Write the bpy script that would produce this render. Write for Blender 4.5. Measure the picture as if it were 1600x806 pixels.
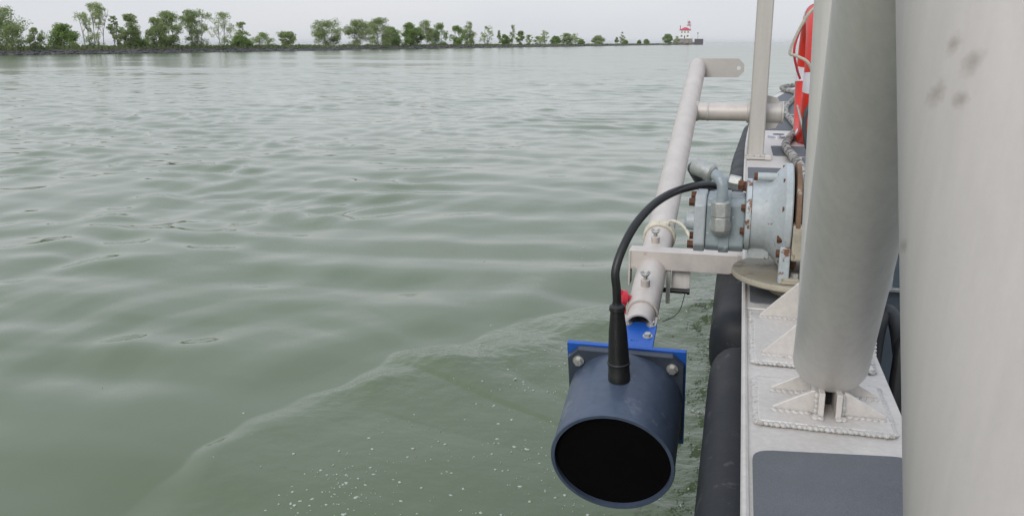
import bpy, math, random
import numpy as np
from mathutils import Vector, Matrix, noise as mnoise

# ------------------------------------------------------------------ clear
for o in list(bpy.data.objects):
    bpy.data.objects.remove(o)
scene = bpy.context.scene
COL = scene.collection
R = math.radians
random.seed(7)
rng = np.random.default_rng(11)

# ------------------------------------------------------------------ camera
PITCH, YAW = R(13.956), R(14.587)          # looks to port of the boat's heading (+Y), tilted down
cam_d = bpy.data.cameras.new('camera')
cam_d.lens = 30.375
cam_d.sensor_width = 36.0
cam_d.clip_start = 0.05
cam_d.clip_end = 60000
cam = bpy.data.objects.new('camera', cam_d)
COL.objects.link(cam)
cam.location = (0, 0, 1.6)
cam.rotation_euler = (R(90) - PITCH, 0, YAW)
scene.camera = cam

# ------------------------------------------------------------------ sky, sun, exposure
SUN_EL, SUN_AZ = R(31), R(198)             # azimuth clockwise from +Y : behind the camera, to port
world = bpy.data.worlds.new('World')
scene.world = world
world.use_nodes = True
nt = world.node_tree
nt.nodes.clear()
def wn(t, **k):
    n = nt.nodes.new(t)
    for a, b in k.items():
        setattr(n, a, b)
    return n
out = wn('ShaderNodeOutputWorld'); bg = wn('ShaderNodeBackground'); bg.inputs['Strength'].default_value = 1.0
sky = wn('ShaderNodeTexSky', sky_type='NISHITA'); sky.sun_disc = False
sky.sun_elevation = SUN_EL; sky.sun_rotation = SUN_AZ
sky.air_density = 1.0; sky.dust_density = 3.0
skys = wn('ShaderNodeMix', data_type='RGBA', blend_type='MULTIPLY'); skys.inputs[0].default_value = 1
skys.inputs[7].default_value = (0.11, 0.11, 0.11, 1)
nt.links.new(sky.outputs[0], skys.inputs[6])
tc = wn('ShaderNodeTexCoord')
mp = wn('ShaderNodeMapping'); mp.inputs['Scale'].default_value = (1.0, 1.0, 5.0)
nt.links.new(tc.outputs['Generated'], mp.inputs[0])
nz = wn('ShaderNodeTexNoise'); nz.inputs['Scale'].default_value = 2.2; nz.inputs['Detail'].default_value = 5; nz.inputs['Roughness'].default_value = 0.5
nt.links.new(mp.outputs[0], nz.inputs[0])
cr = wn('ShaderNodeValToRGB')
cr.color_ramp.elements[0].position = 0.30; cr.color_ramp.elements[0].color = (0.68, 0.705, 0.745, 1)
cr.color_ramp.elements[1].position = 0.72; cr.color_ramp.elements[1].color = (0.77, 0.768, 0.785, 1)
nt.links.new(nz.outputs[0], cr.inputs[0])
# overcast: the cloud deck gets brighter towards the zenith
sep = wn('ShaderNodeSeparateXYZ'); nt.links.new(tc.outputs['Generated'], sep.inputs[0])
mr = wn('ShaderNodeValToRGB')
mr.color_ramp.elements[0].position = 0.0; mr.color_ramp.elements[0].color = (1.01, 1.01, 1.01, 1)
mr.color_ramp.elements[1].position = 1.0; mr.color_ramp.elements[1].color = (1.30, 1.42, 1.58, 1)
nt.links.new(sep.outputs[2], mr.inputs[0])
cl = wn('ShaderNodeMix', data_type='RGBA', blend_type='MULTIPLY'); cl.inputs[0].default_value = 1
nt.links.new(cr.outputs[0], cl.inputs[6]); nt.links.new(mr.outputs[0], cl.inputs[7])
mx = wn('ShaderNodeMix', data_type='RGBA'); mx.inputs[0].default_value = 0.9
nt.links.new(skys.outputs[2], mx.inputs[6]); nt.links.new(cl.outputs[2], mx.inputs[7])
nt.links.new(mx.outputs[2], bg.inputs[0]); nt.links.new(bg.outputs[0], out.inputs[0])

sun_d = bpy.data.lights.new('sun', 'SUN'); sun_d.energy = 1.5; sun_d.angle = R(28); sun_d.color = (1.0, 0.97, 0.93)
sun = bpy.data.objects.new('sun', sun_d); COL.objects.link(sun)
sdir = Vector((math.sin(SUN_AZ) * math.cos(SUN_EL), math.cos(SUN_AZ) * math.cos(SUN_EL), math.sin(SUN_EL)))
sun.rotation_euler = sdir.to_track_quat('Z', 'Y').to_euler()
sun.location = (0, 0, 30)
vs = scene.view_settings
vs.view_transform = 'Standard'; vs.look = 'None'; vs.gamma = 1.0; vs.exposure = 0.12; vs.use_curve_mapping = False
scene.render.engine = 'CYCLES'
scene.cycles.max_bounces = 6

# ------------------------------------------------------------------ materials
class NT:
    def __init__(self, name):
        self.m = bpy.data.materials.new(name); self.m.use_nodes = True
        self.t = self.m.node_tree; self.t.nodes.clear()
        self.o = self.n('ShaderNodeOutputMaterial'); self.b = self.n('ShaderNodeBsdfPrincipled')
        self.l(self.b.outputs[0], self.o.inputs[0])
    def n(self, t, **k):
        x = self.t.nodes.new(t)
        for a, b in k.items():
            setattr(x, a, b)
        return x
    def l(self, a, b):
        self.t.links.new(a, b)
    def pos(self, scale=(1, 1, 1)):
        g = self.n('ShaderNodeNewGeometry'); m = self.n('ShaderNodeMapping'); m.inputs['Scale'].default_value = scale
        self.l(g.outputs['Position'], m.inputs[0]); return m.outputs[0]
    def noise(self, vec, scale, detail=4, rough=0.55, dist=0):
        x = self.n('ShaderNodeTexNoise'); x.inputs['Scale'].default_value = scale; x.inputs['Detail'].default_value = detail
        x.inputs['Roughness'].default_value = rough; x.inputs['Distortion'].default_value = dist
        self.l(vec, x.inputs[0]); return x.outputs[0]
    def ramp(self, fac, stops):
        x = self.n('ShaderNodeValToRGB'); e = x.color_ramp.elements
        while len(e) < len(stops):
            e.new(0.5)
        for i, (p, c) in enumerate(stops):
            e[i].position = p
            e[i].color = (*c, 1) if not isinstance(c, (int, float)) else (c, c, c, 1)
        self.l(fac, x.inputs[0]); return x.outputs[0]
    def mix(self, fac, a, b, mode='MIX'):
        x = self.n('ShaderNodeMix', data_type='RGBA', blend_type=mode)
        for s, v in ((0, fac), (6, a), (7, b)):
            if hasattr(v, 'links'):
                self.l(v, x.inputs[s])
            elif s == 0:
                x.inputs[0].default_value = v
            else:
                x.inputs[s].default_value = (*v, 1)
        return x.outputs[2]
    def bump(self, h, strength, dist):
        x = self.n('ShaderNodeBump'); x.inputs['Strength'].default_value = strength; x.inputs['Distance'].default_value = dist
        self.l(h, x.inputs['Height']); self.l(x.outputs[0], self.b.inputs['Normal']); return x

def worn(name, col, rough=0.55, metal=0.0, var=0.18, scale=9, fine=140, bump=0.12, bd=0.002, stain=None, stain_at=0.66, stain_scale=14, stretch=(1, 1, 1), grain=.86, spec=.5, streak=0.0):
    k = NT(name)
    p = k.pos(stretch)
    n1 = k.noise(p, scale, 6, 0.6)
    n2 = k.noise(k.pos(), fine, 3, 0.6)
    dark = tuple(c * (1 - var) for c in col); lite = tuple(min(1, c * (1 + var * 0.7)) for c in col)
    c = k.ramp(n1, [(0.3, dark), (0.7, lite)])
    g = k.ramp(n2, [(0.3, grain), (0.7, 1.0)])
    c = k.mix(1.0, c, g, 'MULTIPLY')
    k.b.inputs['Specular IOR Level'].default_value = spec
    if streak:
        st_ = k.noise(k.pos((1, 1, .03)), 75, 5, .65)
        c = k.mix(1.0, c, k.ramp(st_, [(.35, 1 - streak), (.6, 1.0)]), 'MULTIPLY')
        fl_ = k.noise(k.pos((1, 1, .6)), 90, 3, .6)
        c = k.mix(k.ramp(fl_, [(.79, 0.0), (.80, .5)]), c, tuple(q * .45 for q in col))
    if stain:
        s = k.noise(k.pos(), stain_scale, 7, 0.65, 0.3)
        f = k.ramp(s, [(stain_at, 0.0), (stain_at + 0.045, 1.0)])
        c = k.mix(f, c, stain)
    k.l(c, k.b.inputs['Base Color'])
    r = k.ramp(n1, [(0.25, max(0.05, rough - 0.1)), (0.75, min(1, rough + 0.12))])
    k.l(r, k.b.inputs['Roughness'])
    k.b.inputs['Metallic'].default_value = metal
    k.bump(n2, bump, bd)
    return k.m

M = {}
M['deck_metal'] = worn('weathered_aluminium_deck', (0.61, 0.575, 0.54), 0.5, 0.25, 0.1, 5, 90, 0.1, stain=(0.42, 0.40, 0.37), stain_at=0.66, stain_scale=9)
M['leg_metal'] = worn('grey_aluminium_tube', (0.70, 0.67, 0.635), 0.5, 0.12, 0.06, 7, 60, 0.04, stain=(0.61, 0.595, 0.57), stain_at=0.66, stain_scale=9, stretch=(1, 1, .35), grain=.97, streak=.07)
M['post_metal'] = worn('brushed_aluminium_post', (0.47, 0.44, 0.405), 0.5, 0.25, 0.06, 8, 70, 0.04, stretch=(1, 1, .3), grain=.95, streak=.06)
M['tab_metal'] = worn('dull_aluminium_tab', (0.42, 0.40, 0.375), 0.5, 0.2, 0.08, 8, 70, 0.04, grain=.95)
M['pole_metal'] = worn('pale_aluminium_pole', (0.545, 0.495, 0.455), 0.5, 0.2, 0.12, 10, 60, 0.06, grain=.93, stain=(0.40, 0.335, 0.285), stain_at=0.645, stain_scale=24)
M['weld'] = worn('weld_metal', (0.52, 0.50, 0.475), 0.62, 0.15, 0.22, 60, 200, 0.2, stain=(.33, .31, .28), stain_at=.56, stain_scale=60)
M['nonskid'] = worn('grey_nonskid', (0.145, 0.155, 0.17), 0.85, 0, 0.14, 6, 650, 0.9, 0.0022, stain=(0.25, 0.255, 0.26), stain_at=0.68, stain_scale=19, grain=.7)
M['fender'] = worn('black_fender_rubber', (0.014, 0.0155, 0.019), 0.55, 0, 0.3, 7, 120, 0.15, spec=.3, stain=(0.055, 0.055, 0.06), stain_at=0.62, stain_scale=24)
M['black_rubber'] = worn('black_rubber', (0.012, 0.012, 0.013), 0.42, 0, 0.25, 20, 200, 0.08)
M['hose_grey'] = worn('dusty_black_hose', (0.045, 0.05, 0.055), 0.55, 0, 0.25, 22, 200, 0.1, stain=(.13, .13, .13), stain_at=.7, stain_scale=40)
M['hull'] = worn('hull_paint', (0.05, 0.055, 0.06), 0.5, 0, 0.2)
M['floor'] = worn('dark_cockpit', (0.03, 0.033, 0.038), 0.8, 0, 0.2)
M['locker'] = worn('blue_grey_locker', (0.10, 0.125, 0.15), 0.5, 0, 0.12)
M['winch_paint'] = worn('light_blue_winch_paint', (0.40, 0.435, 0.445), 0.42, 0, 0.10, 12, 90, 0.12, 0.002, stain=(0.17, 0.085, 0.05), stain_at=0.615, stain_scale=30)
M['winch_worn'] = worn('chipped_winch_paint', (0.43, 0.475, 0.49), 0.45, 0, 0.10, 12, 90, 0.15, 0.002, stain=(0.17, 0.075, 0.04), stain_at=0.53, stain_scale=34)
M['motor_paint'] = worn('grey_motor_paint', (0.27, 0.315, 0.335), 0.4, 0, 0.14, 18, 110, 0.12, stain=(0.46, 0.49, 0.50), stain_at=0.63, stain_scale=40)
M['rust'] = worn('rust', (0.13, 0.055, 0.032), 0.85, 0.1, 0.45, 60, 260, 0.5, 0.003)
M['rust_brown'] = worn('rusty_drum', (0.20, 0.12, 0.075), 0.8, 0.1, 0.4, 30, 200, 0.4, 0.003, stain=(0.33, 0.30, 0.26), stain_at=0.6)
M['tan_metal'] = worn('tan_painted_plate', (0.36, 0.325, 0.25), 0.55, 0.05, 0.14, 16, 120, 0.15, stain=(0.24, 0.185, 0.12), stain_at=0.58, stain_scale=22)
M['tan_rust'] = worn('tan_rusty_block', (0.42, 0.38, 0.30), 0.6, 0.05, 0.2, 30, 150, 0.25, stain=(0.22, 0.14, 0.075), stain_at=0.53, stain_scale=30)
M['steel'] = worn('zinc_steel', (0.50, 0.50, 0.47), 0.38, 0.6, 0.15, 50, 200, 0.1)
M['steel_dull'] = worn('dull_zinc_fitting', (0.40, 0.41, 0.39), 0.45, 0.45, 0.15, 50, 200, 0.1)
M['wire_rope'] = worn('wire_rope', (0.40, 0.38, 0.34), 0.5, 0.4, 0.3, 60, 400, 0.4)
M['pvc'] = worn('blue_grey_plastic_housing', (0.064, 0.088, 0.137), 0.42, 0, 0.16, 9, 70, 0.04, stain=(0.10, 0.122, 0.165), stain_at=0.58, stain_scale=10, streak=.12)
M['pvc_dark'] = worn('dark_flange_plastic', (0.045, 0.055, 0.075), 0.42, 0, 0.15, 12, 90, 0.05)
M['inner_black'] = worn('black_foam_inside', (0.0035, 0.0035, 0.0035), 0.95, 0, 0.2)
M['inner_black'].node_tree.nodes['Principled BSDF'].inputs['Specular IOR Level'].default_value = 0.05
M['blue'] = worn('blue_anodised_plate', (0.020, 0.110, 0.47), 0.36, 0.15, 0.10, 10, 90, 0.05)
M['red_plastic'] = worn('red_plastic', (0.55, 0.025, 0.045), 0.4, 0, 0.1)
M['red_ring'] = worn('red_ring_buoy_skin', (0.68, 0.03, 0.016), 0.38, 0, 0.12, 8, 90, 0.05)
M['white_band'] = worn('reflective_white_band', (0.72, 0.70, 0.74), 0.4, 0, 0.06)
M['cream_rope'] = worn('cream_rope', (0.58, 0.54, 0.44), 0.85, 0, 0.2, 80, 300, 0.4, 0.003)
M['yellow'] = worn('yellow_plastic', (0.65, 0.55, 0.03), 0.5, 0, 0.1)
M['chrome'] = worn('chrome_cap', (0.62, 0.62, 0.66), 0.2, 0.8, 0.08)
M['scribble'] = worn('pencil_marks', (0.01, 0.03, 0.12), 0.6)

def rope_mat(name, a, b):
    k = NT(name)
    v = k.n('ShaderNodeTexVoronoi'); v.inputs['Scale'].default_value = 55
    k.l(k.pos(), v.inputs[0])
    c = k.ramp(v.outputs['Color'], [(0.48, a), (0.62, b)])
    k.l(c, k.b.inputs['Base Color']); k.b.inputs['Roughness'].default_value = 0.9
    k.bump(v.outputs['Distance'], 0.7, 0.006)
    return k.m
M['deck_rope'] = rope_mat('flecked_grey_rope', (0.36, 0.34, 0.31), (0.085, 0.08, 0.075))

# near post: same metal with four smudged scuffs (marks with a shape of their own)
def scuffed():
    m = worn('scuffed_aluminium_tube', (0.535, 0.505, 0.49), 0.5, 0.05, 0.035, 5, 220, 0.02, stretch=(1, 1, .4), grain=.975, streak=.05)
    t = m.node_tree; b = t.nodes['Principled BSDF']
    src = b.inputs['Base Color'].links[0].from_socket
    g = t.nodes.new('ShaderNodeNewGeometry')
    spots = [(0.1362, 0.6497, 1.599, .0042, .0075), (0.1465, 0.6397, 1.588, .0050, .0105), (0.1292, 0.6523, 1.5663, .0040, .0095), (0.1415, 0.639, 1.563, .0045, .0060),
             (0.1216, 0.6664, 1.456, .0022, .011)]
    nn = t.nodes.new('ShaderNodeTexNoise'); nn.inputs['Scale'].default_value = 160; nn.inputs['Detail'].default_value = 5
    t.links.new(g.outputs['Position'], nn.inputs[0])
    for sx, sy, sz, rx, rz in spots:
        sub = t.nodes.new('ShaderNodeVectorMath'); sub.operation = 'SUBTRACT'; sub.inputs[1].default_value = (sx, sy, sz)
        t.links.new(g.outputs['Position'], sub.inputs[0])
        rot = t.nodes.new('ShaderNodeMapping'); rot.vector_type = 'POINT'; rot.inputs['Rotation'].default_value = (0, R(-18), 0)
        t.links.new(sub.outputs[0], rot.inputs[0])
        sc = t.nodes.new('ShaderNodeVectorMath'); sc.operation = 'MULTIPLY'; sc.inputs[1].default_value = (1 / rx, 0.2 / rx, 1 / rz)
        t.links.new(rot.outputs[0], sc.inputs[0])
        ln = t.nodes.new('ShaderNodeVectorMath'); ln.operation = 'LENGTH'; t.links.new(sc.outputs[0], ln.inputs[0])
        ad = t.nodes.new('ShaderNodeMath'); ad.operation = 'MULTIPLY_ADD'; ad.inputs[1].default_value = 1.5
        t.links.new(nn.outputs[0], ad.inputs[0]); t.links.new(ln.outputs['Value'], ad.inputs[2])
        rp = t.nodes.new('ShaderNodeMapRange'); rp.inputs[1].default_value = 0.9; rp.inputs[2].default_value = 2.0; rp.inputs[3].default_value = 0.45; rp.inputs[4].default_value = 0
        t.links.new(ad.outputs[0], rp.inputs[0])
        mxn = t.nodes.new('ShaderNodeMix'); mxn.data_type = 'RGBA'; mxn.inputs[7].default_value = (0.19, 0.145, 0.11, 1)
        t.links.new(rp.outputs[0], mxn.inputs[0]); t.links.new(src, mxn.inputs[6]); src = mxn.outputs[2]
    t.links.new(src, b.inputs['Base Color'])
    return m
M['scuffed'] = scuffed()

def leaf_mat(name, a, b):
    k = NT(name)
    n = k.noise(k.pos(), 1.3, 3)
    c = k.ramp(n, [(0.3, a), (0.7, b)])
    k.l(c, k.b.inputs['Base Color']); k.b.inputs['Roughness'].default_value = 0.7
    k.b.inputs['Specular IOR Level'].default_value = 0.2
    tr = k.n('ShaderNodeBsdfTranslucent'); k.l(c, tr.inputs[0])
    mxs = k.n('ShaderNodeMixShader'); mxs.inputs[0].default_value = .35
    k.l(k.b.outputs[0], mxs.inputs[1]); k.l(tr.outputs[0], mxs.inputs[2]); k.l(mxs.outputs[0], k.o.inputs[0])
    return k.m
M['leaf_mid'] = leaf_mat('leaf_mid_green', (0.205, 0.265, 0.105), (0.32, 0.385, 0.165))
M['leaf_dark'] = leaf_mat('leaf_dark_green', (0.155, 0.235, 0.07), (0.26, 0.35, 0.105))
M['leaf_pale'] = leaf_mat('leaf_grey_green', (0.28, 0.345, 0.155), (0.39, 0.46, 0.215))
M['bark'] = worn('grey_bark', (0.26, 0.25, 0.21), 0.9, 0, 0.3, 4, 30, 0.4, 0.02)
M['grass'] = leaf_mat('bank_grass', (0.10, 0.14, 0.055), (0.19, 0.21, 0.10))
M['rock'] = worn('breakwater_rock', (0.085, 0.082, 0.082), 0.9, 0, 0.5, .5, 5, 0.4, 0.05)
M['bank'] = worn('bank_soil', (0.13, 0.125, 0.085), 0.95, 0, 0.35, 0.6, 4, 0.4, 0.05)
M['lh_white'] = worn('white_lighthouse_wall', (0.80, 0.80, 0.79), 0.6, 0, 0.04, .3, 3, 0.05)
M['lh_red'] = worn('red_lighthouse_roof', (0.52, 0.03, 0.075), 0.5, 0, 0.12, .4, 3, 0.05)
M['lh_chimney'] = worn('dark_red_brick', (0.22, 0.04, 0.06), 0.7, 0, 0.1, .5, 3, .05)
M['lh_dark'] = worn('dark_window_pane', (0.03, 0.035, 0.04), 0.15, 0, 0.1, .4, 3, 0.02)
M['lh_stone'] = worn('weathered_pier_stone', (0.24, 0.215, 0.19), 0.85, 0, 0.35, .35, 3, 0.3, 0.1)
M['lh_pier'] = worn('dark_pier_wall', (0.095, 0.088, 0.098), 0.8, 0, 0.2, .5, 3, 0.2, 0.1)
M['lh_glass'] = worn('pink_lantern_glass', (0.42, 0.40, 0.41), 0.2, 0, 0.1, .5, 3, .02)
M['foam'] = worn('foam', (0.40, 0.45, 0.38), 0.8, 0, 0.15, 60, 300, 0.3)

# ------------------------------------------------------------------ mesh helpers
WPOS = {}
class MB:
    def __init__(s):
        s.v = []; s.f = []
    def add(s, v, f, mat=None):
        b = len(s.v)
        s.v += [tuple(mat @ Vector(x)) for x in v] if mat is not None else [tuple(x) for x in v]
        s.f += [tuple(b + i for i in q) for q in f]
        return s
    def box(s, c, size, rot=None):
        x, y, z = (k / 2 for k in size)
        v = [(-x, -y, -z), (x, -y, -z), (x, y, -z), (-x, y, -z), (-x, -y, z), (x, -y, z), (x, y, z), (-x, y, z)]
        f = [(0, 3, 2, 1), (4, 5, 6, 7), (0, 1, 5, 4), (1, 2, 6, 5), (2, 3, 7, 6), (3, 0, 4, 7)]
        m = Matrix.Translation(c) @ (rot.to_4x4() if rot is not None else Matrix())
        return s.add(v, f, m)
    def prism(s, pts, a, b):
        """polygon pts (3-D points at offset a) swept by vector b-a"""
        n = len(pts); a = Vector(a); b = Vector(b)
        v = [Vector(p) + a for p in pts] + [Vector(p) + b for p in pts]
        f = [tuple(range(n - 1, -1, -1)), tuple(range(n, 2 * n))] + [(i, (i + 1) % n, n + (i + 1) % n, n + i) for i in range(n)]
        return s.add(v, f)
    def lathe(s, o, axis, prof, seg=40, closed=False):
        """prof: (distance along axis, radius)"""
        axis = Vector(axis).normalized(); o = Vector(o)
        q = axis.to_track_quat('Z', 'Y'); ux = q @ Vector((1, 0, 0)); uy = q @ Vector((0, 1, 0))
        v = []; f = []; n = len(prof)
        for t, r in prof:
            for k in range(seg):
                a = 2 * math.pi * k / seg
                v.append(o + axis * t + (ux * math.cos(a) + uy * math.sin(a)) * max(r, 1e-5))
        rows = n if closed else n - 1
        for i in range(rows):
            j = (i + 1) % n
            for k in range(seg):
                k2 = (k + 1) % seg
                f.append((i * seg + k, i * seg + k2, j * seg + k2, j * seg + k))
        if not closed:
            if prof[0][1] > 1e-4: f.append(tuple(range(seg - 1, -1, -1)))
            if prof[-1][1] > 1e-4: f.append(tuple((n - 1) * seg + k for k in range(seg)))
        return s.add(v, f)
    def cyl(s, a, b, r, seg=28, r2=None):
        a = Vector(a); b = Vector(b)
        return s.lathe(a, b - a, [(0, r), ((b - a).length, r if r2 is None else r2)], seg)
    def pipe(s, a, b, r, ri, seg=40):
        a = Vector(a); b = Vector(b); L = (b - a).length
        return s.lathe(a, b - a, [(0, r), (L, r), (L, ri), (0, ri)], seg, closed=True)
    def tube(s, pts, r, seg=12, sub=6):
        pts = catmull([Vector(p) for p in pts], sub)
        rr = r if callable(r) else (lambda u: r)
        v = []; f = []; n = len(pts); up = Vector((0.13, 0.31, 0.94))
        prev = None
        for i, p in enumerate(pts):
            t = (pts[min(i + 1, n - 1)] - pts[max(i - 1, 0)]).normalized()
            if prev is None:
                x = t.cross(up).normalized()
            else:
                x = (prev - t * prev.dot(t)).normalized()
            prev = x; y = t.cross(x)
            q = rr(i / (n - 1))
            for k in range(seg):
                a = 2 * math.pi * k / seg
                v.append(p + (x * math.cos(a) + y * math.sin(a)) * q)
        for i in range(n - 1):
            for k in range(seg):
                k2 = (k + 1) % seg
                f.append((i * seg + k, i * seg + k2, (i + 1) * seg + k2, (i + 1) * seg + k))
        f.append(tuple(range(seg - 1, -1, -1))); f.append(tuple((n - 1) * seg + k for k in range(seg)))
        return s.add(v, f)
    def ball(s, c, rad, mat=None, seg=8, rings=5):
        v = []; f = []
        for i in range(rings + 1):
            th = math.pi * i / rings
            for k in range(seg):
                a = 2 * math.pi * k / seg
                v.append((rad[0] * math.sin(th) * math.cos(a), rad[1] * math.sin(th) * math.sin(a), rad[2] * math.cos(th)))
        for i in range(rings):
            for k in range(seg):
                f.append((i * seg + k, (i + 1) * seg + k, (i + 1) * seg + (k + 1) % seg, i * seg + (k + 1) % seg))
        m = Matrix.Translation(c) @ (mat.to_4x4() if mat is not None else Matrix())
        return s.add(v, f, m)
    def beads(s, pts, w=0.007, step=0.008, h=0.5):
        """a row of overlapping weld ripples along a polyline"""
        pts = [Vector(p) for p in pts]
        for a, b in zip(pts, pts[1:]):
            d = b - a; L = d.length; n = max(1, int(L / step)); q = d.normalized().to_track_quat('X', 'Z').to_matrix()
            for i in range(n):
                c = a + d * ((i + .5) / n)
                j = random.uniform(.88, 1.14)
                s.ball(c + Vector((random.uniform(-.0008, .0008), random.uniform(-.0008, .0008), 0)), (step * .86 * j, w * 1.15 * j, w * h * .78 * j), q @ Matrix.Rotation(.22, 3, 'Y'), 8, 4)
        return s
    def hexbolt(s, c, axis, r=0.01, h=0.008):
        return s.lathe(c, axis, [(0, r), (h, r * .96), (h + .0001, r * .6)], 6)
    def build(s, name, mat, parent=None, smooth=True, bevel=0.0, angle=38, segs=2):
        c = Vector((0, 0, 0))
        vs_ = np.array([tuple(x) for x in s.v], dtype=float)
        c = Vector(((vs_.min(0) + vs_.max(0)) / 2).tolist())
        if parent is None:
            c.z = float(vs_[:, 2].min())
        me = bpy.data.meshes.new(name)
        me.from_pydata((vs_ - np.array(c)).tolist(), [], s.f)
        me.validate(); me.update()
        if smooth:
            me.polygons.foreach_set('use_smooth', [True] * len(me.polygons))
            me.set_sharp_from_angle(angle=R(angle))
        me.materials.append(M[mat] if isinstance(mat, str) else mat)
        o = bpy.data.objects.new(name, me); COL.objects.link(o)
        WPOS[o.name] = c
        if parent is not None:
            o.parent = parent; o.location = c - WPOS[parent.name]
        else:
            o.location = c
        if bevel:
            b = o.modifiers.new('bevel', 'BEVEL'); b.width = bevel; b.segments = segs; b.limit_method = 'ANGLE'; b.angle_limit = R(40)
            b.harden_normals = False
        return o

def catmull(p, sub):
    if len(p) < 3 or sub < 2:
        return p
    q = [p[0] * 2 - p[1]] + p + [p[-1] * 2 - p[-2]]
    r = []
    for i in range(1, len(q) - 2):
        for k in range(sub):
            t = k / sub; a, b, c, d = q[i - 1], q[i], q[i + 1], q[i + 2]
            r.append(.5 * ((2 * b) + (c - a) * t + (2 * a - 5 * b + 4 * c - d) * t * t + (3 * b - a - 3 * c + d) * t ** 3))
    r.append(p[-1]); return r

def empty(name, loc):
    o = bpy.data.objects.new(name, None); COL.objects.link(o); o.location = loc; o.empty_display_size = .1
    WPOS[o.name] = Vector(loc); return o
def tag(o, label=None, cat=None, group=None, kind=None):
    if label: o['label'] = label
    if cat: o['category'] = cat
    if group: o['group'] = group
    if kind: o['kind'] = kind
    return o

# ------------------------------------------------------------------ water
WAKE = np.array([(-2.35, .3), (-2.12, 1.5), (-2.0, 2.44), (-1.96, 2.95), (-1.87, 3.42), (-1.70, 3.9), (-1.48, 4.22), (-1.16, 4.62), (-.72, 5.15), (-.3, 5.75), (.05, 6.4)])
def wake_dist(x, y):
    """signed distance to the bow-wave crest; positive on the boat's side; also the position along it"""
    best = np.full(x.shape, 1e9); sgn = np.zeros(x.shape); par = np.zeros(x.shape)
    n = len(WAKE) - 1
    for i in range(n):
        ax, ay = WAKE[i]; bx, by = WAKE[i + 1]; dx, dy = bx - ax, by - ay; L2 = dx * dx + dy * dy
        t = np.clip(((x - ax) * dx + (y - ay) * dy) / L2, 0, 1)
        px, py = ax + t * dx, ay + t * dy
        d = np.hypot(x - px, y - py); cr_ = dx * (y - ay) - dy * (x - ax)
        m = d < best
        best = np.where(m, d, best); sgn = np.where(m, np.where(cr_ < 0, 1., -1.), sgn); par = np.where(m, (i + t) / n, par)
    return best * sgn, par

def smooth01(x):
    x = np.clip(x, 0, 1); return x * x * (3 - 2 * x)

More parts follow.
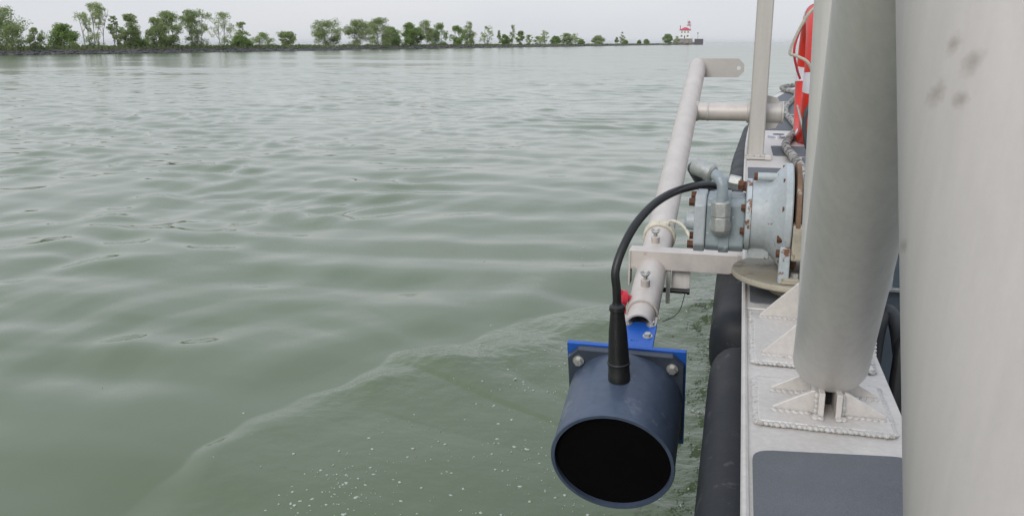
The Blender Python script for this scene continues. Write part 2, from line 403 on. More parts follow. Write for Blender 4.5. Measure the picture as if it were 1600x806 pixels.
def make_water():
    rr = [0.0, .4, .8]
    r = 1.0
    while r < 60: rr.append(r); r *= 1.0047
    while r < 240: rr.append(r); r *= 1.012
    while r < 26000: rr.append(r); r *= 1.035
    rr = np.array(rr)
    fine = np.radians(np.arange(-62, 30, 0.16)); coarse = np.radians(np.arange(30, 298, 4.0))
    th = np.concatenate([fine, coarse])
    nr, na = len(rr), len(th)
    rg, tg = np.meshgrid(rr, th, indexing='ij')
    x = (rg * np.sin(tg)).ravel(); y = (rg * np.cos(tg)).ravel(); r_ = rg.ravel()
    z = np.zeros_like(x); ox = np.zeros_like(x); oy = np.zeros_like(x)
    g = np.random.default_rng(5)
    d, par = wake_dist(x, y)
    near = r_ < 14
    dr = np.where(r_ < 60, r_ * .0047, np.where(r_ < 240, r_ * .012, r_ * .035))
    inside = smooth01(d / .25) * near                         # water between the crest and the hull
    calm = (1 - .55 * inside) * (.5 + .5 * smooth01((r_ - 3.2) / 2.6))
    # gusts: patches where the small ripples are stronger
    pat = np.sin(x * .71 + 1.3 + .9 * np.sin(y * .33)) * np.sin(y * .52 - x * .21 + .5) + .8 * np.sin(x * 1.37 + y * .5 + 2 * np.sin(y * .61)) * np.sin(y * .93 - .8 * x + np.sin(.7 * x))
    gust = .5 + 1.25 * smooth01((pat + .5) / 1.6)
    N = 130
    lam = np.exp(g.uniform(np.log(.14), np.log(3.0), N))
    az = np.radians(-32) + g.normal(0, R(44), N)
    w = np.exp(-((np.log(lam / .62)) / .5) ** 2) + .10 * (lam < .4) + .02
    slope = w / np.sqrt((w ** 2).sum() / 2) * .032
    ph = g.uniform(0, 2 * np.pi, N)
    # long low swell from the lake
    N2 = 46; lam2 = np.exp(g.uniform(np.log(2.2), np.log(28), N2)); az = np.concatenate([az, np.radians(-15) + g.normal(0, R(40), N2)])
    lam = np.concatenate([lam, lam2]); slope = np.concatenate([slope, np.full(N2, .020 / math.sqrt(N2 / 2))]); ph = np.concatenate([ph, g.uniform(0, 6.28, N2)])
    N += N2
    lost = np.zeros_like(x)
    for i in range(N):
        k = 2 * np.pi / lam[i]; a = slope[i] / k
        res = smooth01((lam[i] / np.maximum(dr, 1e-4) - 2.2) / 3.0)
        lost += (1 - res ** 2) * slope[i] ** 2
        idx = np.nonzero(res > 0)[0]
        xs, ys = x[idx], y[idx]
        A = a * res[idx] * calm[idx] * (gust[idx] if lam[i] < 1.3 else 1)
        p = k * (xs * np.sin(az[i]) + ys * np.cos(az[i])) + ph[i]
        z[idx] += A * np.cos(p)
        ox[idx] -= .45 * A * np.sin(az[i]) * np.sin(p); oy[idx] -= .45 * A * np.cos(az[i]) * np.sin(p)
    # the dominant wavelets: few, steep-sided and warped, so that they show as flat facets with crisp edges
    for i in range(10):
        l = [.46, .52, .58, .65, .72, .80, .90, 1.05, 1.3, 1.7][i]; k = 2 * np.pi / l; th_ = np.radians(-32) + (g.uniform(-1, 1) * R(58))
        res = smooth01((l / np.maximum(dr, 1e-4) - 2.2) / 3.0); idx = np.nonzero(res > 0)[0]; xs, ys = x[idx], y[idx]
        q = g.uniform(0, 6.28, 8)
        u, v_ = xs * np.sin(th_) + ys * np.cos(th_), xs * np.cos(th_) - ys * np.sin(th_)
        warp = 1.5 * np.sin(u * .9 / l * .55 + q[0] + 1.1 * np.sin(v_ * .8 / l + q[1])) + 1.6 * np.sin(v_ * 1.15 / l + q[2] + .9 * np.sin(u * .5 / l + q[3])) + 1.3 * np.sin((u * .31 - v_ * .43) / l + q[4])
        env = .35 + .65 * (.5 + .5 * np.sin(u * .47 / l + q[5] + 1.3 * np.sin(v_ * .61 / l + q[6]))) * (.5 + .5 * np.sin(v_ * .83 / l + q[7])) * 2.2
        p = k * u + warp + ph[i]
        A = .0315 / k * res[idx] * calm[idx] * env * (.55 + .5 * gust[idx])
        z[idx] += A * np.arcsin(.93 * np.cos(p)) / .95
    # bow wave: outside it the water rises in a smooth shoulder, at the line it dips, behind it lies broken chop
    dj = d + .05 * np.sin(par * 27 + 1.2 * np.sin(par * 11)) + .014 * np.sin(par * 97 + 1)
    wv = .14 + .30 * smooth01((par - .38) / .25) + .03 * np.sin(par * 40)
    h = (.062 + .023 * np.sin(par * 19 + .6) * np.sin(par * 43)) * smooth01((par - .04) / .22) * (.30 + .70 * smooth01((par - .3) / .3)) * (1 - .45 * np.exp(-((par - .36) / .035) ** 2))
    ramp_ = np.sin(np.pi / 2 * np.clip(dj / wv, 0, 1)) * np.exp(-np.maximum(dj - wv, 0) / .45)
    z += near * h * (ramp_ + .45 * np.exp(-((dj + .5) / .32) ** 2))
    band = near * smooth01(dj / .05) * np.exp(-np.maximum(dj - wv, 0) / .22) * smooth01((par - .22) / .35)
    hull = near * smooth01((x + .75) / .7) * smooth01((y + 2) / 2) * (x < .6)
    tb = np.clip(band * .75 + .75 * hull + .16 * inside, 0, 1.25)
    for i in range(46):
        l = math.exp(g.uniform(math.log(.07), math.log(.42))); k = 2 * math.pi / l; a_ = g.uniform(0, 2 * math.pi)
        idx = np.nonzero(tb > .01)[0]
        A = .022 / k * smooth01((l / np.maximum(dr[idx], 1e-4) - 2) / 2)
        wx, wy = x[idx] + .04 * np.sin(9 * y[idx] + i), y[idx] + .04 * np.sin(8 * x[idx] + 2 * i)
        z[idx] += tb[idx] * A * np.cos(k * (wx * math.sin(a_) + wy * math.cos(a_)) + i)
    co = np.stack([x + ox, y + oy, z], 1)
    me = bpy.data.meshes.new('water')
    i0 = np.arange(nr - 1)[:, None] * na; j = np.arange(na)[None, :]; j2 = (np.arange(na)[None, :] + 1) % na
    quads = np.stack([i0 + j, i0 + na + j, i0 + na + j2, i0 + j2], -1).reshape(-1, 4)[:, ::-1]
    me.vertices.add(len(co)); me.vertices.foreach_set('co', co.ravel().astype(np.float32))
    nq = len(quads)
    me.loops.add(nq * 4); me.loops.foreach_set('vertex_index', quads.ravel().astype(np.int32))
    me.polygons.add(nq); me.polygons.foreach_set('loop_start', np.arange(0, nq * 4, 4, dtype=np.int32))
    me.polygons.foreach_set('use_smooth', np.ones(nq, bool))
    me.update(calc_edges=True)
    un = me.attributes.new('unresolved', 'FLOAT', 'POINT'); un.data.foreach_set('value', np.sqrt(lost / lost.max()).astype(np.float32))
    at = me.attributes.new('chop', 'FLOAT', 'POINT'); at.data.foreach_set('value', tb.astype(np.float32))
    # material : turbid green lake water
    k = NT('lake_water')
    c = k.ramp(k.noise(k.pos(), .55, 4, .55), [(.3, (0.096, 0.125, 0.066)), (.7, (0.106, 0.137, 0.075))])
    k.l(c, k.b.inputs['Base Color'])
    k.b.inputs['IOR'].default_value = 1.43; k.b.inputs['Roughness'].default_value = 0.045
    a1 = k.n('ShaderNodeAttribute', attribute_name='chop')
    # ripples: fine relief, strong only in the broken water; waves too small for the mesh far out act as gloss
    a2 = k.n('ShaderNodeAttribute', attribute_name='unresolved')
    k.l(k.ramp(a2.outputs['Fac'], [(0, .035), (.6, .09), (1, .17)]), k.b.inputs['Roughness'])
    r1 = k.noise(k.pos((.8, 1.5, 1)), .9, 3, .5)
    r2 = k.noise(k.pos((1, 1.2, 1)), 16, 3, .5)
    b1 = k.n('ShaderNodeBump'); b1.inputs['Strength'].default_value = .5; b1.inputs['Distance'].default_value = .012
    k.l(r1, b1.inputs['Height'])
    ms = k.n('ShaderNodeMath', operation='MULTIPLY_ADD'); ms.inputs[1].default_value = .6; ms.inputs[2].default_value = .015
    k.l(a1.outputs['Fac'], ms.inputs[0])
    b2 = k.n('ShaderNodeBump'); b2.inputs['Distance'].default_value = .02
    k.l(ms.outputs[0], b2.inputs['Strength']); k.l(r2, b2.inputs['Height']); k.l(b1.outputs[0], b2.inputs['Normal'])
    k.l(b2.outputs[0], k.b.inputs['Normal'])
    me.materials.append(k.m)
    o = bpy.data.objects.new('water', me); COL.objects.link(o); tag(o, kind='structure')
    return o, (x, y, z, d, par, r_)
water, WG = make_water()

# ------------------------------------------------------------------ breakwater: bank, stones, grass
SA = Vector((-94.98, 96.4)); SU = Vector((0.06217, 0.99807)); SN = Vector((-0.99807, 0.06217))
S0, S1 = -70.0, 795.0
def sp(s, n, z):
    p = SA + SU * s + SN * n
    return Vector((p.x, p.y, z))
def make_bank():
    b = MB(); prof = [(-.8, -.6), (0, 0.02), (.6, .28), (1.5, .52), (2.6, .68), (5, .74), (9, .70), (12, .4), (14, -.6)]
    ss = list(np.concatenate([np.arange(S0, 120, 1.2), np.arange(120, S1 + 5, 6.0)]))
    n = len(prof); v = []; f = []
    for s in ss:
        for (q, z) in prof:
            k = mnoise.noise(Vector((s * .35, q * .5, 1.7)))
            v.append(sp(s, q + .4 * k, z + (.16 * k if z > 0 else 0)))
    for i in range(len(ss) - 1):
        for j in range(n - 1):
            f.append((i * n + j, i * n + j + 1, (i + 1) * n + j + 1, (i + 1) * n + j))
    b.add(v, f)
    o = b.build('breakwater_bank', 'bank'); tag(o, kind='structure'); return o
make_bank()
def make_rocks():
    b = MB()
    ico_v = []; t = (1 + 5 ** .5) / 2
    ico_v = [Vector(q).normalized() for q in [(-1, t, 0), (1, t, 0), (-1, -t, 0), (1, -t, 0), (0, -1, t), (0, 1, t), (0, -1, -t), (0, 1, -t), (t, 0, -1), (t, 0, 1), (-t, 0, -1), (-t, 0, 1)]]
    ico_f = [(0, 11, 5), (0, 5, 1), (0, 1, 7), (0, 7, 10), (0, 10, 11), (1, 5, 9), (5, 11, 4), (11, 10, 2), (10, 7, 6), (7, 1, 8), (3, 9, 4), (3, 4, 2), (3, 2, 6), (3, 6, 8), (3, 8, 9), (4, 9, 5), (2, 4, 11), (6, 2, 10), (8, 6, 7), (9, 8, 1)]
    rnd = random.Random(4)
    s = S0
    while s < S1:
        step = .22 if s < 130 else .8
        for _ in range(2):
            q = rnd.uniform(-.35, 1.5); z = .02 + .36 * max(q, 0) + rnd.uniform(-.08, .06)
            r = rnd.uniform(.16, .42) * (1 if s < 130 else 1.5)
            m = Matrix.Rotation(rnd.uniform(0, 6.28), 3, 'Z') @ Matrix.Rotation(rnd.uniform(-.5, .5), 3, 'X')
            v = [m @ Vector((p.x * r * 1.5, p.y * r, p.z * r * .62)) * rnd.uniform(.8, 1.15) for p in ico_v]
            c = sp(s + rnd.uniform(0, step), q, z)
            b.add([p + c for p in v], ico_f)
        s += step
    o = b.build('breakwater_stones', 'rock', smooth=False); tag(o, 'grey rubble stones along the foot of the far breakwater', 'stones', kind='stuff')
make_rocks()
def make_grass():
    b = MB(); rnd = random.Random(8); s = S0
    while s < 640:
        dens = 34 if s < 90 else (14 if s < 220 else 5)
        cl_ = .55 + .6 * mnoise.noise(Vector((s * .22, 3.1, 0))) + .35 * mnoise.noise(Vector((s * .9, 7.1, 0)))
        for _ in range(dens):
            q = rnd.uniform(1.0, 7.5); hgt = max(.1, (.22 + .5 * max(cl_, 0)) * rnd.uniform(.5, 1.2)); w_ = rnd.uniform(.10, .26) * (1 if s < 150 else 1.8)
            c = sp(s + rnd.uniform(0, 1), q, .5 + .05 * min(q, 4))
            a = rnd.uniform(0, 3.14); dx, dy = math.cos(a) * w_, math.sin(a) * w_
            l = Vector((rnd.uniform(-.15, .15), rnd.uniform(-.15, .15), hgt))
            b.add([c - Vector((dx, dy, 0)), c + Vector((dx, dy, 0)), c + l + Vector((dx, dy, 0)) * .6, c + l - Vector((dx, dy, 0)) * .5], [(0, 1, 2, 3)])
        s += 1
    o = b.build('bank_grass', 'grass', smooth=False); tag(o, 'rough green grass and weeds along the breakwater top', 'grass', kind='stuff')
make_grass()

# ------------------------------------------------------------------ trees on the breakwater
TREES = [
 (-98.4, 101.8, 5.49, 5.67, 'm', 'open-crowned tree with two trunks at the left edge of the breakwater'),
 (-98.4, 106.7, 2.76, 3.0, 's', 'thin see-through sapling left of the round dark bush'),
 (-99.4, 113.3, 4.07, 3.58, 'd', 'round dark green bush standing alone left of the tallest tree'),
 (-98.6, 118.7, 4.82, 6.89, 't', 'tallest airy tree with several thin trunks on the breakwater'),
 (-97.1, 121.8, 2.25, 5.12, 's', 'thin sparse tree close on the right of the tallest airy tree'),
 (-97.7, 125.9, 3.16, 5.45, 'm', 'upright mid green tree with a low bush at its right foot'),
 (-97.7, 128.0, 4.27, 1.47, 'b', 'low bush at the right foot of an upright mid green tree'),
 (-96.7, 131.8, 3.71, 4.98, 'm', 'lower left half of a dark broad pair of trees'),
 (-97.8, 137.2, 4.3, 6.12, 'm', 'taller right half of a dark broad pair of trees'),
 (-95.9, 141.9, 5.11, 6.7, 'v', 'vase-shaped tree with a wide top and narrow foot'),
 (-96.1, 150.2, 5.12, 6.4, 's', 'sparse pale tree just right of the vase-shaped tree'),
 (-96.0, 156.9, 3.04, 4.89, 's', 'thin pointed tree rising out of a dense round bush'),
 (-95.8, 156.4, 3.78, 2.06, 'd', 'dense round bush below a thin pointed tree'),
 (-95.7, 164.1, 4.6, 2.88, 's', 'pale feathery shrub left of the lone small round tree'),
 (-95.5, 174.3, 3.6, 3.12, 'r', 'lone small round tree on a short trunk in a gap'),
 (-94.9, 192.2, 6.64, 6.1, 'm', 'full lone tree left of the long row of trees'),
 (-92.5, 204.1, 6.35, 6.37, 'm', 'leftmost tree of the long unbroken row'),
 (-92.5, 218.1, 6.91, 7.03, 'm', 'second tall tree from the left in the long row'),
 (-92.2, 224.6, 5.19, 4.85, 'd', 'dense low tree third in the long row'),
 (-90.7, 233.9, 4.66, 6.2, 'd', 'pointed dense tree right of the small gap in the long row'),
 (-89.7, 237.8, 4.36, 5.04, 'r', 'rounded lower tree in the middle of the long row'),
 (-91.3, 251.2, 4.97, 7.31, 'm', 'tallest tree in the right half of the long row'),
 (-89.3, 256.0, 5.83, 6.46, 'd', 'dense tree ending the long row on the right'),
 (-88.4, 270.8, 4.5, 5.96, 'd', 'darker left one of two joined trees after the long row'),
 (-89.0, 284.3, 5.13, 7.65, 'm', 'lighter taller right one of two joined trees after the long row'),
 (-87.3, 299.4, 4.71, 6.88, 's', 'sparse pale tree standing between two dense clumps'),
 (-86.2, 312.7, 1.4, 5.31, 'c', 'thin short column of leaves right of the sparse pale tree'),
 (-86.4, 322.3, 3.36, 3.81, 'd', 'small bush between two thin leafy columns'),
 (-84.4, 324.2, 1.93, 7.33, 'c', 'tall narrow poplar-like column on the breakwater'),
 (-85.1, 339.6, 3.27, 5.42, 'm', 'dark small tree right of the tall narrow column'),
 (-83.7, 348.3, 3.09, 4.02, 's', 'wispy sapling right of the dark small tree'),
 (-82.3, 360.4, 4.25, 3.61, 's', 'low wispy shrub left of a taller thin tree'),
 (-82.8, 374.6, 4.69, 6.12, 's', 'tallest thin tree among the far small shrubs'),
 (-82.3, 394.2, 4.63, 3.85, 'd', 'dense low shrub right of the tallest thin far tree'),
 (-79.6, 407.7, 5.37, 5.09, 'm', 'left one of two far trees touching crowns'),
 (-79.6, 425.3, 5.59, 5.27, 's', 'right one of two far trees touching crowns, sparse'),
 (-78.1, 436.2, 3.18, 2.6, 'd', 'tiny dark bush right of two touching far trees'),
 (-76.4, 480.2, 6.96, 4.78, 'm', 'lone pointed bush midway along the low far end'),
 (-73.3, 530.5, 2.29, 4.05, 'c', 'thin leafy spike left of the lollipop tree'),
 (-71.4, 539.7, 3.88, 7.5, 'l', 'small lollipop tree with bare trunk on the far end'),
 (-71.8, 557.9, 3.21, 2.65, 'd', 'low bush at the right foot of the lollipop tree'),
 (-68.4, 605.6, 2.6, 2.79, 'd', 'left of two tiny lone bushes before the lighthouse'),
 (-66.7, 634.3, 3.63, 3.32, 'd', 'right of two tiny lone bushes before the lighthouse'),
 (-60.6, 737.5, 7.86, 7.77, 'd', 'large dark bush left of the lighthouse'),
 (-56.6, 786.0, 5.57, 6.58, 's', 'pale bush touching the lighthouse platform'),
]
def make_tree(i, X, Y, W, H, kind, label):
    rnd = random.Random(100 + i); g = np.random.default_rng(200 + i)
    bushy = kind in 'db'
    name = 'bush' if bushy else 'tree'
    base = Vector((X, Y, .62)); W *= 1.02
    root = empty(name, base)
    tag(root, label, 'bush' if bushy else 'tree', 'trees and bushes on the breakwater')
    far = max(1.0, math.hypot(X, Y) / 160.0)
    # crown envelope (relative height -> relative half width)
    prof = {'m': [(.03, .5), (.25, .85), (.55, 1), (.8, .75), (1, .2)], 's': [(.05, .45), (.35, .9), (.7, .9), (1, .25)], 'd': [(0, .8), (.3, 1), (.6, .95), (.85, .6), (1, .2)],
            'b': [(0, .9), (.5, 1), (1, .4)], 't': [(.0, .55), (.3, .75), (.6, 1), (.85, .9), (1, .45)], 'v': [(.0, .55), (.3, .6), (.55, .85), (.8, 1), (1, .6)],
            'r': [(.18, .3), (.35, .9), (.65, 1), (.85, .75), (1, .3)], 'c': [(0, .6), (.4, 1), (.8, .7), (1, .2)], 'l': [(.0, .25), (.35, .12), (.5, .5), (.75, 1), (1, .5)]}[kind]
    ph_, pw_ = [p[0] for p in prof], [p[1] for p in prof]
    nc = {'m': 170, 's': 105, 'd': 200, 'b': 110, 't': 170, 'v': 180, 'r': 150, 'c': 60, 'l': 60}[kind]
    leaves = {'m': 50, 's': 32, 'd': 54, 'b': 38, 't': 34, 'v': 48, 'r': 42, 'c': 34, 'l': 36}[kind]
    cr_ = {'m': .15, 's': .12, 'd': .16, 'b': .14, 't': .10, 'v': .14, 'r': .16, 'c': .3, 'l': .13}[kind] * W
    if far > 1.6: nc = int(nc * .7); leaves = int(leaves * .75)
    lean = rnd.uniform(-.06, .06)
    cents = []
    # boughs: a few sub-masses so that the outline is lumpy and the sky shows between
    nb = {'m': 22, 's': 18, 'd': 22, 'b': 12, 't': 26, 'v': 24, 'r': 14, 'c': 8, 'l': 9}[kind]
    boughs = []
    for b_ in range(nb):
        hh = g.uniform(ph_[0] + .05, .97); ww = np.interp(hh, ph_, pw_) * W / 2
        a = g.uniform(0, 6.283); q = math.sqrt(g.uniform(.1, 1)) * .90
        boughs.append(Vector((math.cos(a) * ww * q + lean * hh * H, math.sin(a) * ww * q, hh * H)))
    boughs.append(Vector((lean * H * .9, 0, H * .93)))
    boughs.append(Vector((-W * .38 * np.interp(.55, ph_, pw_), 0, H * .52))); boughs.append(Vector((W * .38 * np.interp(.55, ph_, pw_), 0, H * .55)))
    for c_ in range(nc):
        q = boughs[c_ % len(boughs)]
        p = q + Vector((g.normal(0, .085 * W), g.normal(0, .085 * W), g.normal(0, .055 * H)))
        p.z = min(max(p.z, ph_[0] * H), H * .98)
        cents.append(p)
    lv = []; ls = (.080 if kind in 'st' else .092) * (1 + .55 * (far - 1))
    for p in cents:
        n = max(6, int(leaves * g.uniform(.5, 1.4)))
        P = g.normal(0, 1, (n, 3)); P /= np.linalg.norm(P, axis=1)[:, None]; P *= (g.uniform(0, 1, (n, 1)) ** .45) * cr_ * g.uniform(.7, 1.2)
        P[:, 2] *= .75
        lv.append(P + np.array(p))
    C = np.concatenate(lv); C = C[C[:, 2] > .02]; n = len(C)
    t1 = g.normal(0, 1, (n, 3)); t1 /= np.linalg.norm(t1, axis=1)[:, None]; t2 = g.normal(0, 1, (n, 3)); t2 -= t1 * (t1 * t2).sum(1)[:, None]; t2 /= np.linalg.norm(t2, axis=1)[:, None]
    s1 = g.uniform(.7, 1.4, (n, 1)) * ls; s2 = s1 * g.uniform(.5, .9, (n, 1))
    V = np.stack([C - t1 * s1, C - t2 * s2, C + t1 * s1, C + t2 * s2], 1).reshape(-1, 3)
    b = MB(); b.v = (V + np.array(base)).tolist(); b.f = [(4 * k, 4 * k + 1, 4 * k + 2, 4 * k + 3) for k in range(n)]
    mat = {'d': 'leaf_dark', 'b': 'leaf_dark', 's': 'leaf_pale', 't': 'leaf_pale'}.get(kind, 'leaf_mid')
    b.build('crown', mat, root, smooth=False)
    # trunks and limbs
    tk = MB(); nt_ = {'m': 2, 's': 2, 'd': 2, 'b': 2, 't': 5, 'v': 3, 'r': 1, 'c': 1, 'l': 1}[kind]
    if i == 15: nt_ = 2
    tops = []
    for k in range(nt_):
        ox_ = (k - (nt_ - 1) / 2) * W * (.16 if kind != 't' else .17); r0 = .019 * H * (.7 if nt_ > 2 else 1) * (.55 if bushy else .75)
        top = Vector((ox_ * 1.8 + lean * H, rnd.uniform(-.1, .1) * W, H * rnd.uniform(.72, .9)))
        mid = Vector((ox_ * 1.25 + rnd.uniform(-.04, .04) * W, 0, H * .4))
        tk.tube([base + Vector((ox_, 0, -.25)), base + mid, base + top], lambda u, r0=r0: r0 * (1 - .8 * u) + .008, 6, 4)
        tops.append((Vector((ox_, 0, 0)), mid, top))
    for c_ in boughs:
        a_, m_, t_ = min(tops, key=lambda q: abs(q[1].x - c_.x))
        u = min(max(c_.z / H - .2, .12), .75)
        st = a_.lerp(m_, u / .45) if u < .45 else m_.lerp(t_, (u - .45) / .55)
        tk.tube([base + st, base + st.lerp(c_, .5) + Vector((0, 0, -.03 * H)), base + c_], lambda u:   .008 * H * (1 - .7 * u) + .004, 5, 3)
    tk.build('trunk', 'bark', root)
for i, t in enumerate(TREES):
    make_tree(i, *t)

# ------------------------------------------------------------------ lighthouse at the end of the breakwater
def make_lighthouse():
    o = Vector((-51.4, 815.0, 0)); PX = .592       # PX: metres per photograph pixel out there
    ang = -math.atan2(o.x, o.y) * -1
    rx = Vector((math.cos(math.atan2(-o.x, o.y)), math.sin(math.atan2(-o.x, o.y)), 0)); ry = Vector((-rx.y, rx.x, 0))
    def L(x, y, z): return o + rx * x + ry * y + Vector((0, 0, z))
    rot = Matrix((rx, ry, Vector((0, 0, 1)))).transposed()
    root = empty('lighthouse', o)
    tag(root, 'white two-storey lighthouse with red hipped roof and lantern tower', 'lighthouse')
    zb, zt = 5.35, 13.0
    MB().box(L(0, 5, (zb + zt) / 2), (9.2, 9, zt - zb), rot).build('wall', 'lh_white', root, bevel=.05)
    w, d = 5.2, 5.1
    base = [L(-w, 5 - d, zt), L(w, 5 - d, zt), L(w, 5 + d, zt), L(-w, 5 + d, zt)]
    rf = MB().add(base + [L(-.9, 5, zt + 2.3), L(.9, 5, zt + 2.3)] + [p - Vector((0, 0, .35)) for p in base],
             [(0, 1, 5, 4), (1, 2, 5), (2, 3, 4, 5), (3, 0, 4), (6, 7, 1, 0), (7, 8, 2, 1), (8, 9, 3, 2), (9, 6, 0, 3), (9, 8, 7, 6)]).build('roof', 'lh_red', root, smooth=False)
    MB().box(L(-4.45, 3.5, zt + 1.6), (.65, .65, 4.0), rot).box(L(-4.45, 3.5, zt + 3.65), (.8, .8, .2), rot).build('chimney', 'lh_chimney', rf, bevel=.02)
    def window(x, z, ww, hh, nm='window'):
        f = MB().box(L(x, .46, z), (ww + .35, .14, hh + .35), rot).build(nm, 'lh_white', root)
        MB().box(L(x, .375, z), (ww, .04, hh), rot).build('pane' if nm == 'window' else 'door_leaf', 'lh_dark', f)
        if ww > .8 and nm == 'window':
            MB().box(L(x, .33, z), (.1, .04, hh), rot).build('glazing_bar', 'lh_white', f)
    for x in (-2.9, -.25, 2.55): window(x, zb + 5.75, .75, 1.7)
    for x in (-3.1, 2.25): window(x, zb + 2.35, 1.5, 1.35)
    window(-.45, zb + 1.4, .85, 2.5, 'door')
    tx, ty = 3.1, 6.5
    MB().lathe(L(tx, ty, zt - .5), (0, 0, 1), [(0, 1.75), (4.1, 1.5), (4.3, 1.5)], 24).build('tower', 'lh_white', root)
    MB().lathe(L(tx, ty, zt + 3.8), (0, 0, 1), [(0, 1.5), (.25, 2.3), (.45, 2.3), (.46, 1.4)], 24).build('gallery', 'lh_red', root)
    rl = MB()
    for k in range(14):
        a = k * math.pi / 7; rl.cyl(L(tx + 2.2 * math.cos(a), ty + 2.2 * math.sin(a), zt + 4.2), L(tx + 2.2 * math.cos(a), ty + 2.2 * math.sin(a), zt + 5.2), .035, 5)
    rl.lathe(L(tx, ty, zt + 5.2), (0, 0, 1), [(0, 2.16), (.08, 2.16), (.08, 2.26), (0, 2.26)], 24, True)
    rl.build('railing', 'lh_white', root)
    MB().lathe(L(tx, ty, zt + 4.2), (0, 0, 1), [(0, 1.15), (2.3, 1.15)], 16).build('lantern_glass', 'lh_glass', root)
    MB().lathe(L(tx, ty, zt + 6.5), (0, 0, 1), [(0, 1.55), (.15, 1.5), (1.0, .5), (1.3, .2), (1.7, .18), (1.75, .02)], 16).build('lantern_roof', 'lh_red', root)
    MB().cyl(L(tx - 1.3, ty, zt + 6.3), L(tx - 1.3, ty, zt + 9.8), .06, 6).build('lightning_rod', 'lh_dark', root)
    MB().box(L(2.75, .2, zb + 4.6), (.3, .3, 5.0), rot).build('downpipe', 'lh_white', root) if False else None
    # platform under it, in courses of stone
    p = empty('lighthouse_platform', o)
    tag(p, 'tan weathered stone platform carrying the lighthouse', 'platform')
    MB().add([L(-8.5, -1.5, -.6), L(7.4, -1.5, -.6), L(7.4, 13, -.6), L(-8.5, 13, -.6), L(-5.4, -.8, 5.2), L(6.6, -.8, 5.2), L(6.6, 12, 5.2), L(-5.4, 12, 5.2)],
             [(0, 3, 2, 1), (4, 5, 6, 7), (0, 1, 5, 4), (1, 2, 6, 5), (2, 3, 7, 6), (3, 0, 4, 7)]).build('block', 'lh_stone', p, smooth=False)
    MB().box(L(.7, 5.6, 5.28), (12.6, 13.2, .14), rot).build('coping', 'lh_stone', p)
    rk = MB(); rnd = random.Random(2)
    for _ in range(70):
        rk.ball(L(rnd.uniform(-12, 7), rnd.uniform(-4, -1.5), rnd.uniform(.1, 2.2)), (rnd.uniform(.5, 1.3), rnd.uniform(.5, 1), rnd.uniform(.4, .8)), Matrix.Rotation(rnd.uniform(0, 3), 3, 'Z'), 6, 4)
    tag(rk.build('riprap', 'lh_stone', p, smooth=False), kind='stuff')
    q = empty('harbour_pier', L(12.5, 2, 0))
    tag(q, 'dark low pier wall right of the lighthouse platform', 'pier')
    MB().box(L(12.4, 3, 2.15), (7.6, 6, 5.5), rot).build('pier_wall', 'lh_pier', q)
    MB().box(L(12.4, 3, 5.0), (8.0, 6.4, .35), rot).build('pier_cap', 'lh_stone', q)
    MB().box(L(7.9, 4, .8), (2.2, 4, 2.8), rot).build('pier_link', 'lh_stone', q)
    lp = empty('beacon_post', L(11.3, 2, 5.18)); tag(lp, 'thin beacon post standing on the dark pier', 'beacon')
    MB().cyl(L(11.3, 2, 5.18), L(11.3, 2, 9.6), .13, 8).build('mast', 'lh_pier', lp)
    MB().lathe(L(11.3, 2, 9.6), (0, 0, 1), [(0, .15), (.1, .5), (.9, .5), (1.2, .2)], 10).build('lamp_head', 'lh_pier', lp)
make_lighthouse()

# ------------------------------------------------------------------ the boat
boat = empty('workboat', (0.9, 2.0, 0))
tag(boat, 'aluminium workboat side deck with grey non-skid pads and black fenders', 'boat')
def dz(y):      # deck height: flat aft, rising gently to the bow
    return 1.0 + .06 * float(smooth01((y - 2.3) / 2.2)) + .05 * float(smooth01((y - 5) / 6))
def edge(y):    # outboard edge of the deck
    return .036 + float(np.interp(y, [4, 5.5, 7.2, 8.6, 9.6, 11.2, 12.2, 12.8], [0, .015, .075, .21, .35, .66, 1.1, 1.7]))
def deck_strip(name, ys, xin, mat, lift=0.0, inset=0.0, thick=.008, parent=boat):
    b = MB(); v = []; f = []
    for y in ys:
        x0, x1 = edge(y) + inset, xin(y)
        z = dz(y) + lift
        v += [(x0, y, z), (x1, y, z), (x1, y, z - thick), (x0, y, z - thick)]
    for i in range(len(ys) - 1):
        k = 4 * i
        f += [(k, k + 1, k + 5, k + 4), (k + 1, k + 2, k + 6, k + 5), (k + 2, k + 3, k + 7, k + 6), (k + 3, k, k + 4, k + 7)]
    f += [(0, 3, 2, 1), (4 * len(ys) - 4, 4 * len(ys) - 3, 4 * len(ys) - 2, 4 * len(ys) - 1)]
    return b.add(v, f).build(name, mat, parent, bevel=.002)
deck_strip('side_deck', [-1.5, .5, 1.998], lambda y: .292, 'deck_metal', thick=.05)
deck_strip('side_deck', [2.006, 2.6, 3.0, 3.4, 3.75, 4.05], lambda y: .292, 'deck_metal', thick=.05, lift=.001)
deck_strip('foredeck', [4.056] + list(np.arange(4.4, 12.81, .4)), lambda y: 2.0, 'deck_metal', thick=.05)
# a raised lip along the outboard edge
lip = MB(); lip.tube([(edge(y) + .003, y, dz(y) + .001) for y in [-1.5, 0, 1, 2, 2.6, 3.2, 3.8, 4.4, 5, 6, 7, 8, 9, 10, 11, 12]], .006, 8, 2)
lip.build('edge_lip', 'deck_metal', boat)
